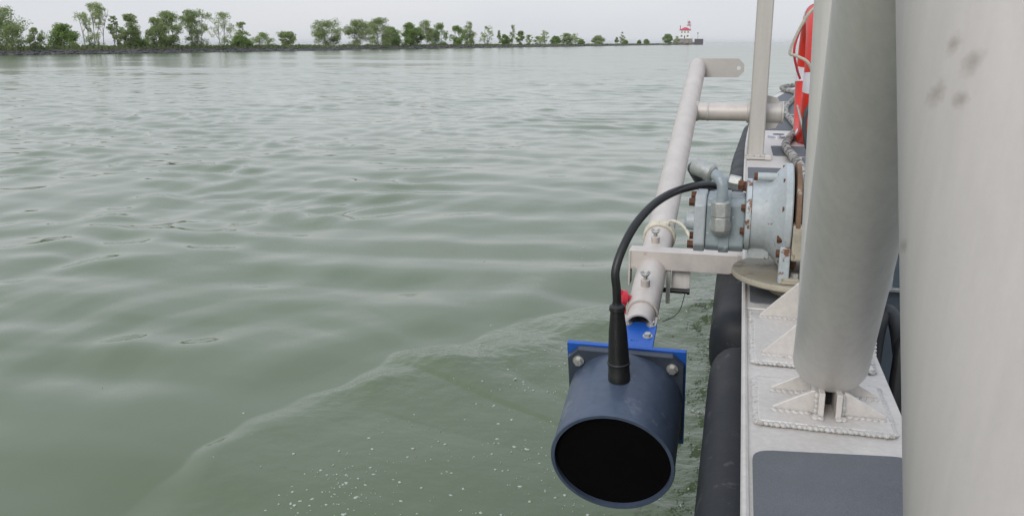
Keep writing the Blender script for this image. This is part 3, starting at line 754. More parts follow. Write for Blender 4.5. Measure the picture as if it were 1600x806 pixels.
# hull side and cockpit
hs = MB(); v = []; f = []
ys = [-1.5, 1, 3, 5, 7, 8.6, 9.6, 11.2, 12.2, 12.8]
for y in ys:
    v += [(edge(y) + .02, y, dz(y) - .052), (edge(y) + .10 + .02 * max(0, y - 6), y, -.3)]
for i in range(len(ys) - 1):
    f.append((2 * i, 2 * i + 1, 2 * i + 3, 2 * i + 2))
hs.add(v, f).build('hull_side', 'hull', boat)
MB().box((.287, 1.2, .62), (.008, 5.4, .655)).build('coaming', 'hull', boat)
MB().box((1.15, 1.2, .30), (1.7, 5.4, .02)).build('cockpit_floor', 'floor', boat)
MB().box((1.15, 4.04, .68), (1.7, .02, .74)).build('bulkhead', 'locker', boat)

def pad(pts, z, name='nonskid_pad', r=.03, thick=.004, follow=False):
    """flat pad with rounded corners; pts = corners in order"""
    P = []
    n = len(pts)
    for i in range(n):
        a, b, c = Vector(pts[i - 1]).to_3d(), Vector(pts[i]).to_3d(), Vector(pts[(i + 1) % n]).to_3d()
        u, w = (a - b).normalized() * r, (c - b).normalized() * r
        for k in range(6):
            t = k / 5
            P.append(((b + u) * (1 - t) ** 2 + b * 2 * t * (1 - t) + (b + w) * t ** 2))
    zz = [dz(p.y) if follow else z for p in P]
    b = MB(); m = len(P)
    b.add([(p.x, p.y, q + thick) for p, q in zip(P, zz)] + [(p.x, p.y, q - .003) for p, q in zip(P, zz)],
          [tuple(range(m))] + [(i, m + i, m + (i + 1) % m, (i + 1) % m) for i in range(m)])
    return b.build(name, 'nonskid', boat, smooth=False)
pad([(.05, -.6), (.05, 1.252), (.279, 1.285), (.279, -.6)][::-1], 1.0)
pad([(.052, 2.045), (.052, 2.6), (.276, 2.6), (.276, 2.045)][::-1], 1.001, r=.018, follow=True)
pad([(.052, 2.62), (.052, 3.4), (.276, 3.4), (.276, 2.62)][::-1], 1.001, r=.018, follow=True)
pad([(.052, 3.42), (.052, 4.03), (.276, 4.03), (.276, 3.42)][::-1], 1.001, r=.018, follow=True)
pad([(.175, 4.45), (.175, 4.86), (.46, 4.86), (.46, 4.45)][::-1], 1.0, r=.02, follow=True)
pad([(.305, 4.09), (.305, 4.40), (.7, 4.40), (.7, 4.09)][::-1], 1.0, r=.02, follow=True)
pad([(edge(5.75) + .06, 5.75), (edge(6.9) + .06, 6.9), (.9, 6.9), (.9, 5.75)][::-1], 1.0, r=.03, follow=True)
pad([(edge(7.0) + .06, 7.0), (edge(8.2) + .06, 8.2), (.9, 8.2), (.9, 7.0)][::-1], 1.0, r=.03, follow=True)
pad([(edge(8.3) + .06, 8.3), (edge(9.6) + .08, 9.6), (1.1, 9.6), (1.1, 8.3)][::-1], 1.0, r=.03, follow=True)
pad([(edge(9.7) + .08, 9.7), (edge(11.0) + .1, 11.0), (1.4, 11.0), (1.4, 9.7)][::-1], 1.0, r=.03, follow=True)
pad([(edge(11.1) + .1, 11.1), (edge(12.1) + .1, 12.1), (1.8, 12.1), (1.8, 11.1)][::-1], 1.0, r=.03, follow=True)
# filler cap
capz = dz(5.33)
cp = MB().lathe((.231, 5.33, capz), (0, 0, 1), [(0, .062), (.012, .062), (.018, .056), (.019, .036)], 28).build('filler_cap', 'chrome', boat)
MB().lathe((.231, 5.33, capz + .0185), (0, 0, 1), [(0, .034), (.003, .032)], 24).build('cap_insert', 'nonskid', cp)
# fenders: long foam cylinders with rounded ends, strapped along the hull
def fender(y0, y1, r, xo, zc, name='fender'):
    n = 46; v = []; f = []; seg = 24
    for i in range(n):
        u = i / (n - 1)
        u2 = .5 - .5 * math.cos(math.pi * u)
        y = y0 + (y1 - y0) * u2
        e = min(y - y0, y1 - y)
        cap = .075
        q = max(0, 1 - (1 - min(1, e / cap)) ** 3) ** .45 if e < cap else 1
        rr_ = max(.002, r * q) * (1 + .012 * mnoise.noise(Vector((y * 6, 0, 0))))
        for k in range(seg):
            a = 2 * math.pi * k / seg
            ca, sa_ = math.cos(a), math.sin(a); ca = math.copysign(abs(ca) ** .72, ca); sa_ = math.copysign(abs(sa_) ** .72, sa_)
            v.append((edge(y) + xo + rr_ * ca, y, dz(y) - 1 + zc + rr_ * 1.28 * sa_))
    for i in range(n - 1):
        for k in range(seg):
            f.append((i * seg + k, (i + 1) * seg + k, (i + 1) * seg + (k + 1) % seg, i * seg + (k + 1) % seg))
    return MB().add(v, f).build(name, 'fender', boat)
fender(-1.2, 2.09, .080, .010, .79)
fender(2.27, 7.3, .083, .004, .79)
fender(7.4, 11.4, .083, .004, .79)

# ------------------------------------------------------------------ lifting frame: three tube legs on welded feet
apex = Vector((.19, 1.02, 3.12))
frame = empty('lifting_frame', (.19, 1.5, 1.0))
tag(frame, 'grey tubular lifting frame with thick legs welded to the side deck', 'frame')
def leg(a, b, r, mat, name='leg', seam=None):
    a = Vector(a); b = Vector(b); d = (b - a); L = d.length
    return MB().lathe(a, d, [(-.004, r * .55), (.0, r * .93), (.008, r), (L, r)], 64).build(name, mat, frame)
lb1 = Vector((.1735, 1.4546, 1.0814)); l1 = leg(lb1, lb1 + Vector((-.038, -.6499, .7591)) * 2.7, .0605, 'leg_metal')
l2 = leg((.210, 1.80, 1.05), (.158, 1.79, 2.9), .068, 'leg_metal')
b0 = Vector((.2325, .565, 1.0)); t0 = Vector((.184, .715, 1.63))
l3 = leg(b0, b0 + (t0 - b0) * 3.0, .076, 'scuffed')
tag(l1, 'thick grey leg standing on welded gussets')
tag(l3, 'near pale leg with four dark scuff marks')
MB().cyl((.13, -.35, 2.93), (.13, 1.85, 2.93), .076, 40).build('top_beam', 'leg_metal', frame)

def foot(cx, cy, sx, sy, tri_y, gx, go, gi, gh):
    """a base plate with its weld run and gusset plates"""
    z = 1.0
    pl = MB().box((cx, cy, z + .004), (sx, sy, .010)).build('base_plate', 'deck_metal', frame, bevel=.002)
    x0, x1, y0, y1 = cx - sx / 2, cx + sx / 2, cy - sy / 2, cy + sy / 2
    MB().beads([(x0, y0, z + .004), (x1, y0, z + .004), (x1, y1, z + .004), (x0, y1, z + .004), (x0, y0, z + .004)], .0075, .0085, .75).build('weld_bead', 'weld', pl)
    zt = z + .009
    for yy in tri_y:
        for s in (-1, 1):
            xo = gx + s * go; xi = gx + s * gi
            pts = [(xo, 0, zt), (xo, 0, zt + .006), (xi, 0, zt + gh), (xi - s * .004, 0, zt + gh), (xi - s * .004, 0, zt)]
            g_ = MB().prism(pts, (0, yy - .004, 0), (0, yy + .004, 0)).build('gusset', 'deck_metal', frame, smooth=False, bevel=.001)
            MB().beads([(xo, yy - .006, zt), (xi, yy - .006, zt)], .006, .0095, .9).build('weld_bead', 'weld', g_)
    return pl
foot(.1625, 1.452, .205, .195, (1.405, 1.49), .171, .088, .026, .040)
foot(.165, 1.80, .215, .33, (1.672, 1.92), .172, .100, .022, .085)
# the two plates with a slot between them under the leg
for s in (-1, 1):
    sl = MB().box((.171 + s * .0135, 1.425, 1.030), (.009, .085, .044)).build('slot_plate', 'deck_metal', frame, bevel=.001)
    MB().beads([(.171 + s * .021, 1.386, 1.011), (.171 + s * .021, 1.378, 1.011), (.171 + s * .008, 1.378, 1.011)], .006, .008, .9).beads([(.171 + s * .020, 1.395, 1.012), (.171 + s * .020, 1.398, 1.046)], .004, .008, .9).build('weld_bead', 'weld', sl)
MB().box((.171, 1.455, 1.03), (.016, .02, .04)).build('slot_filler', 'floor', frame)

# ------------------------------------------------------------------ winch table and winch
table = empty('winch_table', (.165, 2.17, 1.0)); tag(table, 'round tan metal table plate under the winch', 'plate')
MB().lathe((.172, 2.17, 1.040), (0, 0, 1), [(0, .150), (.001, .164), (.004, .167), (.013, .167), (.016, .165)], 72).build('disc', 'tan_metal', table)
MB().cyl((.172, 2.17, 1.0), (.172, 2.17, 1.041), .075, 36).build('pedestal', 'tan_metal', table)
wz, wy = 1.195, 2.15
winch = empty('winch', (.165, 2.15, 1.056)); tag(winch, 'rust-spotted light blue hydraulic winch with wire drum', 'winch')
def xl(prof, name, mat, seg=48, y=wy, z=wz, parent=winch, **k):
    return MB().lathe((0, y, z), (1, 0, 0), prof, seg).build(name, mat, parent, **k)
def rbox(x0, x1, hy, hz, ch, z=wz, y=wy):
    pts = [(-hy + ch, -hz), (hy - ch, -hz), (hy, -hz + ch), (hy, hz - ch), (hy - ch, hz), (-hy + ch, hz), (-hy, hz - ch), (-hy, -hz + ch)]
    return MB().prism([(0, y + a, z + b) for a, b in pts], (x0, 0, 0), (x1, 0, 0))
mz = 1.176
mt = rbox(-.062, .028, .062, .066, .016, mz).build('motor', 'motor_paint', winch, bevel=.004)
rbox(-.090, -.063, .068, .070, .022, mz).build('end_cover', 'winch_paint', mt, bevel=.004)
rbox(-.030, -.006, .0655, .069, .016, mz).build('joint_plate', 'motor_paint', mt, bevel=.002)
MB().lathe((-.115, wy - .01, mz - .002), (1, 0, 0), [(0, .012), (.006, .021), (.03, .024)], 24).build('port_boss', 'winch_paint', mt)
bl = 0
for yy, zz in ((-.05, .052), (-.05, -.052), (.05, .052), (.05, -.052)):
    MB().hexbolt((-.090, wy + yy, mz + zz), (-1, 0, 0), .0105, .014).build('bolt', 'rust', mt)
xl([(.028, .082), (.030, .087), (.041, .087), (.0415, .080)], 'gear_flange', 'winch_worn')
hs_ = xl([(.042, .083), (.075, .084), (.086, .090), (.101, .108), (.113, .122), (.116, .127), (.130, .127), (.133, .124)], 'gear_housing', 'winch_paint', 64)
for k in range(8):
    a = R(22.5 + 45 * k)
    MB().hexbolt((.028, wy + .074 * math.cos(a), wz + .074 * math.sin(a)), (-1, 0, 0), .0085, .010).build('bolt', 'rust', hs_)
for k in range(10):
    a = R(18 + 36 * k)
    MB().hexbolt((.116, wy + .116 * math.cos(a), wz + .116 * math.sin(a)), (-1, 0, 0), .0072, .007).build('bolt', 'rust', hs_)
MB().cyl((.052, wy - .02, wz + .096), (.098, wy - .02, wz + .096), .010, 16).build('breather', 'winch_paint', hs_)
MB().hexbolt((.052, wy - .02, wz + .096), (-1, 0, 0), .0105, .008).build('breather_nut', 'rust', hs_)
MB().box((.065, wy, wz - .088), (.05, .07, .03)).build('sump', 'winch_paint', hs_, bevel=.003)
# drum
xl([(.139, .120), (.140, .128), (.150, .128), (.151, .120)], 'drum_flange', 'rust_brown', 56)
xl([(.32, .120), (.321, .128), (.333, .128), (.334, .120)], 'drum_flange', 'rust_brown', 56)
wr = MB(); v = []; f = []; seg = 48; turns = [(.152 + k * .0066 / 4, .098 + .0036 * abs(math.sin(math.pi * (k / 4)))) for k in range(100)]
wr.lathe((0, wy, wz), (1, 0, 0), turns, seg)
wr.build('wire_coil', 'wire_rope', winch, angle=80)
rbox(.135, .336, .030, .043, .005, 1.155, wy - .098).build('tie_bar', 'tan_rust', winch, bevel=.004)
rbox(.135, .336, .030, .035, .005, 1.12, wy + .098).build('tie_bar', 'tan_rust', winch, bevel=.004)
rbox(.340, .356, .12, .12, .05, wz - .01, wy).build('end_plate', 'winch_paint', winch, bevel=.003)
for yy in (-.105, .105):
    ft = MB().box((.122, wy + yy, 1.10), (.024, .030, .088)).build('mounting_foot', 'winch_worn', winch, bevel=.003)
    MB().box((.137, wy + yy, 1.064), (.040, .042, .014)).build('toe', 'tan_rust', ft, bevel=.002)
    MB().hexbolt((.149, wy + yy, 1.071), (0, 0, 1), .010, .010).build('bolt', 'steel', ft)
    for zz in (1.125, 1.160):
        MB().hexbolt((.110, wy + yy, zz), (-1, 0, 0), .010, .008).build('bolt', 'rust', ft)
    ft2 = MB().box((.346, wy + yy, 1.08), (.024, .03, .048)).build('mounting_foot', 'winch_paint', winch, bevel=.003)
# hydraulic fittings on the motor's near face
fy = wy - .062
fit = MB().lathe((-.028, fy + .002, 1.176), (0, -1, 0), [(0, .026), (.012, .026), (.014, .022), (.03, .022), (.034, .018)], 32).build('elbow_block', 'steel_dull', mt)
MB().lathe((-.0275, fy - .028, 1.160), (0, 0, 1), [(0, .012), (.010, .0225), (.042, .0225), (.044, .017)], 6).build('elbow_body', 'steel_dull', fit, bevel=.002)
MB().lathe((-.0285, fy - .028, 1.203), (0, 0, 1), [(0, .0235), (.035, .0235), (.038, .017)], 6).build('hex_nut', 'steel_dull', fit, bevel=.002)
MB().tube([(-.0285, fy - .028, 1.235), (-.027, fy - .028, 1.262), (-.030, fy - .025, 1.283), (-.044, fy - .012, 1.297), (-.062, fy + .005, 1.305)], .0130, 18, 6).build('bent_pipe', 'motor_paint', fit)
MB().lathe((-.050, fy - .006, 1.300), (-.82, .45, .26), [(0, .017), (.004, .022), (.016, .022), (.018, .019), (.05, .021), (.056, .018)], 28).build('hose_end', 'steel_dull', fit)
MB().lathe((-.016, wy - .02, 1.278), (1, -.12, -.18), [(0, .0125), (.002, .018), (.028, .018), (.03, .012)], 6).build('hex_union', 'steel', mt, bevel=.0015)
MB().tube([(-.03, wy + .02, 1.262), (-.02, wy - .012, 1.276), (.0, wy - .022, 1.276)], .011, 14, 5).build('union_pipe', 'motor_paint', mt)
MB().hexbolt((.020, wy - .035, 1.272), (-1, 0, 0), .012, .012).build('bolt', 'rust', mt)
MB().tube([(-.088, wy - .01, 1.305), (-.105, wy + .10, 1.285), (-.06, wy + .25, 1.20), (.06, wy + .36, 1.10), (.2, wy + .42, 1.04), (.33, wy + .42, .98), (.36, wy + .3, .8)], .014, 14, 8).build('hydraulic_hose', 'hose_grey', fit)

# ------------------------------------------------------------------ swing pole with sonar head
near = Vector((-.243, 2.463, .822)); farp = Vector((-.247, 5.172, 1.467)); ax = (farp - near).normalized()
pole = empty('swing_pole', (-.245, 4.4, 1.26)); tag(pole, 'long pale aluminium swing pole hung beside the boat', 'pole')
PR = .0475
sl = MB().pipe(near, farp, PR, PR - .006, 56).build('sleeve', 'pole_metal', pole)
upv = ax.cross(Vector((1, 0, 0))).normalized() * -1
if upv.z < 0: upv = -upv
MB().lathe(farp - ax * .01, ax, [(0, PR - .003), (.012, PR + .002), (.02, PR * .9), (.024, .01)], 40).build('end_cap', 'pole_metal', pole)
MB().lathe(near - ax * .072, ax, [(0, .0405), (.16, .0405), (.16, .035), (0, .035)], 44, True).build('inner_pipe', 'pole_metal', pole)
for t, nm in ((.085, 0), (.385, 1)):
    c = near + ax * t + upv * (PR - .003)
    bs = MB().lathe(c, upv, [(0, .0195), (.004, .014), (.026, .014), (.027, .008)], 20).build('screw_boss', 'pole_metal', sl)
    MB().lathe(c + upv * .026, upv, [(0, .006), (.010, .006), (.014, .011), (.02, .012)], 14).box(c + upv * .046 + Vector((.009, 0, .001)), (.010, .007, .013), Matrix.Rotation(.5, 3, 'Y')).box(c + upv * .046 - Vector((.009, 0, -.001)), (.010, .007, .013), Matrix.Rotation(-.5, 3, 'Y')).build('wing_screw', 'steel', sl)
# locking knob, red
kp = near + ax * .035 + Vector((-.046, 0, .028))
kn = MB().lathe(kp, (-1, -.25, .1), [(-.012, .006), (0, .010), (.004, .021), (.018, .022), (.022, .016)], 20)
kn.tube([kp + Vector((-.018, -.005, .012)), kp + Vector((-.030, -.008, .028)), kp + Vector((-.034, -.008, .046))], .0075, 8, 4)
kn.tube([kp + Vector((-.010, -.005, -.012)), kp + Vector((-.012, -.008, -.030)), kp + Vector((-.008, -.008, -.046))], .0065, 8, 4)
tag(kn.build('locking_knob', 'red_plastic', pole), 'red plastic locking knob')
# cross tube and pivot
sy, sz = 4.427, 1.272
MB().cyl((-.225, sy, sz), (.048, sy, sz), .044, 44).build('cross_tube', 'pole_metal', pole)
MB().lathe((-.155, sy, sz), (1, 0, 0), [(0, .044), (.002, .0465), (.008, .0465), (.01, .044)], 44).build('weld_ring', 'weld', pole)
MB().beads([Vector((-.247 + .0478 * math.cos(a) * 1.0 + .044, sy + .0, sz)) + Vector((0, .046 * math.cos(a), .046 * math.sin(a))) - Vector((.0478 * math.cos(a), 0, 0)) for a in np.linspace(0, 6.28, 16)], .006, .01, .9).build('weld_bead', 'weld', pole)
# clipped end plate with a hole, on the far end
def end_plate():
    x0, x1, zt_, zb_ = -.247, .012, 1.514, 1.410; c = .032; y = 5.165
    outer = [(x0, zb_), (x1 - c, zb_), (x1, zb_ + c), (x1, zt_ - c), (x1 - c, zt_), (x0, zt_)]
    b = MB(); hc = (-.018, 1.462); hr = .011; n = 24
    # outline resampled by angle around the hole so that the hole is a real opening
    ring_i = [(hc[0] + hr * math.cos(2 * math.pi * k / n), hc[1] + hr * math.sin(2 * math.pi * k / n)) for k in range(n)]
    def hit(a):
        dx, dy = math.cos(a), math.sin(a); best = 9
        for i in range(6):
            (ax_, ay_), (bx_, by_) = outer[i], outer[(i + 1) % 6]; ex, ey = bx_ - ax_, by_ - ay_
            den = dx * ey - dy * ex
            if abs(den) < 1e-9: continue
            t = ((ax_ - hc[0]) * ey - (ay_ - hc[1]) * ex) / den; u = ((ax_ - hc[0]) * dy - (ay_ - hc[1]) * dx) / den
            if t > 0 and -1e-6 <= u <= 1 + 1e-6: best = min(best, t)
        return best
    angs = sorted([2 * math.pi * k / n for k in range(n)] + [math.atan2(p[1] - hc[1], p[0] - hc[0]) % (2 * math.pi) for p in outer])
    m = len(angs); v = []
    for yy in (y - .004, y + .004):
        v += [(hc[0] + hr * math.cos(a), yy, hc[1] + hr * math.sin(a)) for a in angs]
        v += [(hc[0] + hit(a) * math.cos(a), yy, hc[1] + hit(a) * math.sin(a)) for a in angs]
    f = []
    for k in range(m):
        q = (k + 1) % m
        f += [(k, q, m + q, m + k), (2 * m + k, 3 * m + k, 3 * m + q, 2 * m + q), (k, 2 * m + k, 2 * m + q, q), (m + k, m + q, 3 * m + q, 3 * m + k)]
    return b.add(v, f).build('end_plate', 'tab_metal', pole, smooth=False)
end_plate()

# upright post carrying the pivot
px, py = .0905, 4.327
post = empty('pivot_post', (px, py, dz(py))); tag(post, 'square aluminium post standing on the deck edge with a pivot sleeve', 'post')
MB().box((px - .004, py, (dz(py) + 3.1) / 2), (.075, .075, 3.1 - dz(py))).build('upright', 'post_metal', post, bevel=.006, segs=3)
MB().box((px, py, dz(py) + .008), (.105, .105, .014)).build('base_plate', 'post_metal', post, bevel=.003)
MB().beads([(px - .046, py - .042, dz(py) + .018), (px + .042, py - .042, dz(py) + .018)], .008, .012, .9).build('weld_bead', 'weld', post)
ps = MB().cyl((.049, sy, sz), (.196, sy, sz), .051, 44).build('pivot_sleeve', 'post_metal', post)
MB().lathe((.036, sy, sz), (1, 0, 0), [(0, .050), (.003, .053), (.012, .053), (.014, .051)], 44).build('collar', 'post_metal', ps)
MB().lathe((.1965, sy, sz), (1, 0, 0), [(0, .053), (.002, .0555), (.009, .0555), (.011, .053)], 44).build('end_washer', 'post_metal', ps)
MB().hexbolt((.208, sy - .004, sz - .002), (1, 0, 0), .011, .012).build('bolt', 'steel', ps)
for s in (1, -1):
    MB().prism([(.122, sy - .02, sz + s * .045), (.188, sy - .02, sz + s * .045), (.176, sy - .02, sz + s * .072), (.122, sy - .02, sz + s * .085)], (0, 0, 0), (0, .012, 0)).build('gusset', 'post_metal', post, smooth=False, bevel=.001)
MB().box((.145, 4.30, dz(4.3) + .012), (.03, .06, .022)).build('foot_block', 'deck_metal', post, bevel=.003)

# cradle that the pole lies in
cradle = empty('pole_cradle', (.0, 2.72, .95)); tag(cradle, 'flat aluminium bracket reaching out from the deck to hold the pole', 'bracket')
MB().box((-.128, 2.715, .9245), (.374, .006, .061)).build('arm_face', 'pole_metal', cradle, bevel=.0015)
MB().box((-.128, 2.748, .9525), (.374, .060, .005)).build('arm_top', 'pole_metal', cradle, bevel=.001)
MB().box((-.3135, 2.735, .897), (.006, .055, .115)).build('side_plate', 'pole_metal', cradle, bevel=.001)
MB().box((-.188, 2.722, .842), (.013, .008, .118)).build('hanger_plate', 'post_metal', cradle, bevel=.001)
MB().box((-.1505, 2.75, .859), (.058, .004, .090)).build('back_plate', 'leg_metal', cradle, bevel=.001)
MB().cyl((-.215, 2.735, .823), (-.128, 2.735, .823), .0085, 12).hexbolt((-.128, 2.735, .823), (1, 0, 0), .011, .008).build('pin', 'black_rubber', cradle)
MB().box((.035, 2.735, .93), (.03, .10, .07)).build('root_block', 'pole_metal', cradle, bevel=.002)
wire = MB().tube([(-.133, 2.735, .822), (-.136, 2.70, .81), (-.143, 2.631, .79), (-.165, 2.619, .768), (-.193, 2.606, .757)], .0013, 6, 6).build('lanyard_wire', 'black_rubber')
tag(wire, 'thin black wire hanging from the bracket pin to the pole', 'wire')
rp = MB().tube([(-.24, 2.79, .965), (-.292, 2.80, .92)], .005, 8, 1)
rp = MB()
for k in range(3):
    cc = near + ax * (.52 + .012 * k)
    ring = [cc + (upv * math.cos(a) + Vector((1, 0, 0)) * math.sin(a)) * (PR + .004) for a in np.linspace(0, 6.283, 21)]
    rp.tube(ring, .0055, 8, 2)
rp.ball(near + ax * .53 + upv * .05 + Vector((.02, 0, 0)), (.016, .013, .012), None, 10, 6)
kk = near + ax * .53 + upv * .05
rp.tube([kk + Vector((.02, 0, 0)), kk + Vector((.045, .0, .012)), kk + Vector((.085, -.02, -.004)), kk + Vector((.13, -.08, -.05)), kk + Vector((.25, -.25, -.09))], .0055, 8, 6)
tag(rp.build('tie_rope', 'cream_rope'), 'thin cream rope knotted round the swing pole behind the winch motor', 'rope')

# ------------------------------------------------------------------ sonar head
sonar = empty('sonar_unit', (-.237, 2.0, .55)); tag(sonar, 'blue-grey open cylinder sonar unit hanging over the water', 'sonar')
SA3 = Vector((0, -.956, -.292)).normalized(); SV = Vector((0, -.292, .956)).normalized(); SX = Vector((1, 0, 0))
FC = Vector((-.2405, 2.10, .713))
rotS = Matrix((SX, SV, SX.cross(SV))).transposed()
def sq(c, h, ch, t0, t1):
    pts = [(-h + ch[0], -h), (h - ch[1], -h), (h, -h + ch[1]), (h, h - ch[2]), (h - ch[2], h), (-h + ch[3], h), (-h, h - ch[3]), (-h, -h + ch[0])]
    return MB().prism([c + SX * a + SV * b for a, b in pts], SA3 * t0, SA3 * t1)
sq(FC, .150, (.001,) * 4, -.016, -.004).build('blue_plate', 'blue', sonar, smooth=False, bevel=.0015)
fl = sq(FC, .146, (.028,) * 4, -.0035, .016).build('flange', 'pvc_dark', sonar, smooth=False, bevel=.002)
for sxx in (-1, 1):
    for svv in (-1, 1):
        c = FC + SX * (.118 * sxx) + SV * (.112 * svv) + SA3 * .016
        MB().lathe(c, SA3, [(0, .0145), (.003, .0145), (.0031, .010)], 18).lathe(c + SA3 * .003, SA3, [(0, .0105), (.009, .0105), (.0095, .006)], 6).build('bolt', 'steel', fl)
HR = .146
hsg = MB().lathe(FC + SA3 * .012, SA3, [(0, HR), (.228, HR), (.238, HR + .0015), (.241, HR), (.241, HR - .008), (.02, HR - .009)], 96).build('housing', 'pvc', sonar)
MB().lathe(FC + SA3 * .02, SA3, [(.03, .001), (.03, HR - .0095), (.222, HR - .0092)], 72).build('inner_lining', 'inner_black', sonar, smooth=True)
gl0 = FC + SA3 * .115 + SV * (HR - .006)
gd = (SV * .55 + Vector((-.040, .03, .5))).normalized()
gl = MB().lathe(gl0, gd, [(0, .0265), (.02, .0265), (.022, .0255), (.045, .0255), (.046, .0275), (.05, .0275), (.052, .0255), (.13, .0215), (.178, .0165), (.184, .0165), (.186, .019), (.195, .018), (.2, .0115), (.206, .0104)], 36).build('cable_gland', 'black_rubber', sonar)
# blue tongue bolted into the pole
tb_ = MB()
ta = near - ax * .05 + Vector((0, 0, -.004)); te = near - ax * .335
c0 = (ta + te) / 2
rt = Matrix((Vector((1, 0, 0)), ax, Vector((1, 0, 0)).cross(ax))).transposed()
tg_ = tb_.box(c0 + Vector((.006, 0, 0)), (.088, (ta - te).length, .010), rt).build('blue_tongue', 'blue', sonar, bevel=.0015)
for q in ((.034, .062), (.030, .125)):
    c = near - ax * q[1] + Vector((q[0], 0, 0)) + upv * .002
    MB().lathe(c, upv, [(0, .014), (.003, .014), (.0031, .010)], 18).lathe(c + upv * .003, upv, [(0, .0095), (.008, .0095), (.0085, .005)], 6).build('bolt', 'steel', tg_)
c = near - ax * .062 + Vector((-.034, 0, 0)) + upv * .002
MB().lathe(c, upv, [(0, .014), (.003, .014), (.0031, .010)], 18).lathe(c + upv * .003, upv, [(0, .0095), (.008, .0095), (.0085, .005)], 6).build('bolt', 'steel', tg_)
# pencil marks on the tongue
mk = MB()
for q, w in ((-.006, .006), (.003, .003), (.010, .008), (.018, .003)):
    mk.box(near - ax * .088 + Vector((q, 0, 0)) + upv * .0025, (w, .002, .0006), rt)
for q, w in ((-.012, .006), (-.004, .002), (.003, .002)):
    mk.box(near - ax * .152 + Vector((q, 0, 0)) + upv * .0035, (w, .003, .0006), rt)
mk.build('pencil_marks', 'scribble', tg_)
MB().box(near - ax * .045 + Vector((.040, 0, -.006)), (.016, .07, .012), rt).build('saddle_lug', 'pole_metal', pole, bevel=.001)
MB().box(near - ax * .045 + Vector((-.040, 0, -.006)), (.016, .07, .012), rt).build('saddle_lug', 'pole_metal', pole, bevel=.001)

g1 = gl0 + gd * .2
cable = MB().tube([g1 - gd * .03, g1 + gd * .035, (-.253, 1.918, 1.095), (-.238, 1.95, 1.150), (-.213, 2.002, 1.197), (-.174, 2.085, 1.232), (-.12, 2.19, 1.246), (-.05, 2.29, 1.240), (.02, 2.36, 1.19), (.10, 2.40, 1.09), (.20, 2.42, 1.03), (.33, 2.42, .97), (.36, 2.3, .7)], .0100, 20, 10).build('sonar_cable', 'black_rubber')
tag(cable, 'thick black cable arching from the sonar unit to the winch', 'cable')

# ------------------------------------------------------------------ things on the foredeck
rope_pts = [(.66, 11.4), (.62, 10.7), (.44, 10.1), (.435, 9.6), (.515, 9.15), (.50, 8.6), (.42, 7.9), (.365, 7.4), (.335, 6.8), (.345, 6.2), (.355, 5.75), (.325, 5.42), (.275, 5.05), (.245, 4.75), (.243, 4.5), (.262, 4.15), (.278, 3.8), (.27, 3.3)]
rope = MB().tube([(x, y, dz(y) + .026) for x, y in rope_pts], lambda u: .021, 12, 7).build('deck_rope', 'deck_rope')
tag(rope, 'flecked grey mooring rope snaking along the foredeck', 'rope')
rg_ = Vector((.366, 5.2, 1.412)); RR, rt_ = .338, .062
ringb = empty('ring_buoy', (.366, 5.2, 1.01)); tag(ringb, 'red ring buoy with white band hung upright beside the deck', 'ring buoy')
def torus_arc(a0, a1, r, n, seg=20, flat=1.0):
    v = []; f = []
    for i in range(n + 1):
        a = a0 + (a1 - a0) * i / n
        for k in range(seg):
            b = 2 * math.pi * k / seg
            q = RR + r * math.cos(b)
            v.append((rg_.x + r * .82 * math.sin(b), rg_.y + q * math.cos(a), rg_.z + q * math.sin(a)))
    for i in range(n):
        for k in range(seg):
            f.append((i * seg + k, i * seg + (k + 1) % seg, (i + 1) * seg + (k + 1) % seg, (i + 1) * seg + k))
    return MB().add(v, f)
torus_arc(0, 2 * math.pi, rt_, 72).build('ring', 'red_ring', ringb)
for k in range(4):
    a = R(2 + 90 * k); torus_arc(a - .14, a + .14, rt_ + .0018, 6).build('white_band', 'white_band', ringb)
MB().tube([(.36, 4.74, 1.80), (.293, 4.75, 1.718), (.232, 4.76, 1.562), (.267, 4.76, 1.535), (.322, 4.76, 1.505), (.36, 4.80, 1.44)], .008, 10, 7).build('grab_line', 'cream_rope', ringb)
MB().tube([(.33, 5.5, 1.72), (.30, 5.3, 1.66), (.275, 5.2, 1.56), (.30, 5.25, 1.46), (.33, 5.4, 1.40)], .007, 8, 7).build('grab_line', 'red_plastic', ringb)
rack = empty('buoy_rack', (.45, 5.2, dz(5.2))); tag(rack, 'grey tube rack holding the ring buoy', 'rack')
MB().cyl((.455, 4.9, dz(4.9)), (.455, 4.9, 2.0), .02, 16).cyl((.455, 5.5, dz(5.5)), (.455, 5.5, 2.0), .02, 16).cyl((.455, 4.88, 1.98), (.455, 5.52, 1.98), .02, 16).build('rail', 'leg_metal', rack)
MB().cyl((.279, 4.62, 1.297), (.350, 4.58, 1.066), .006, 8).build('stay', 'steel_dull', rack)
MB().box((.352, 4.58, 1.068), (.03, .03, .03)).build('stay_foot', 'deck_metal', rack, bevel=.003)
bh = MB().tube([(.45, 4.75, 1.36), (.39, 4.62, 1.345), (.338, 4.58, 1.30), (.318, 4.57, 1.245), (.321, 4.57, 1.17), (.345, 4.57, 1.085), (.40, 4.56, 1.075)], .011, 12, 7).build('foredeck_hose', 'hose_grey')
tag(bh, 'short black hose curving in front of the ring buoy', 'hose')

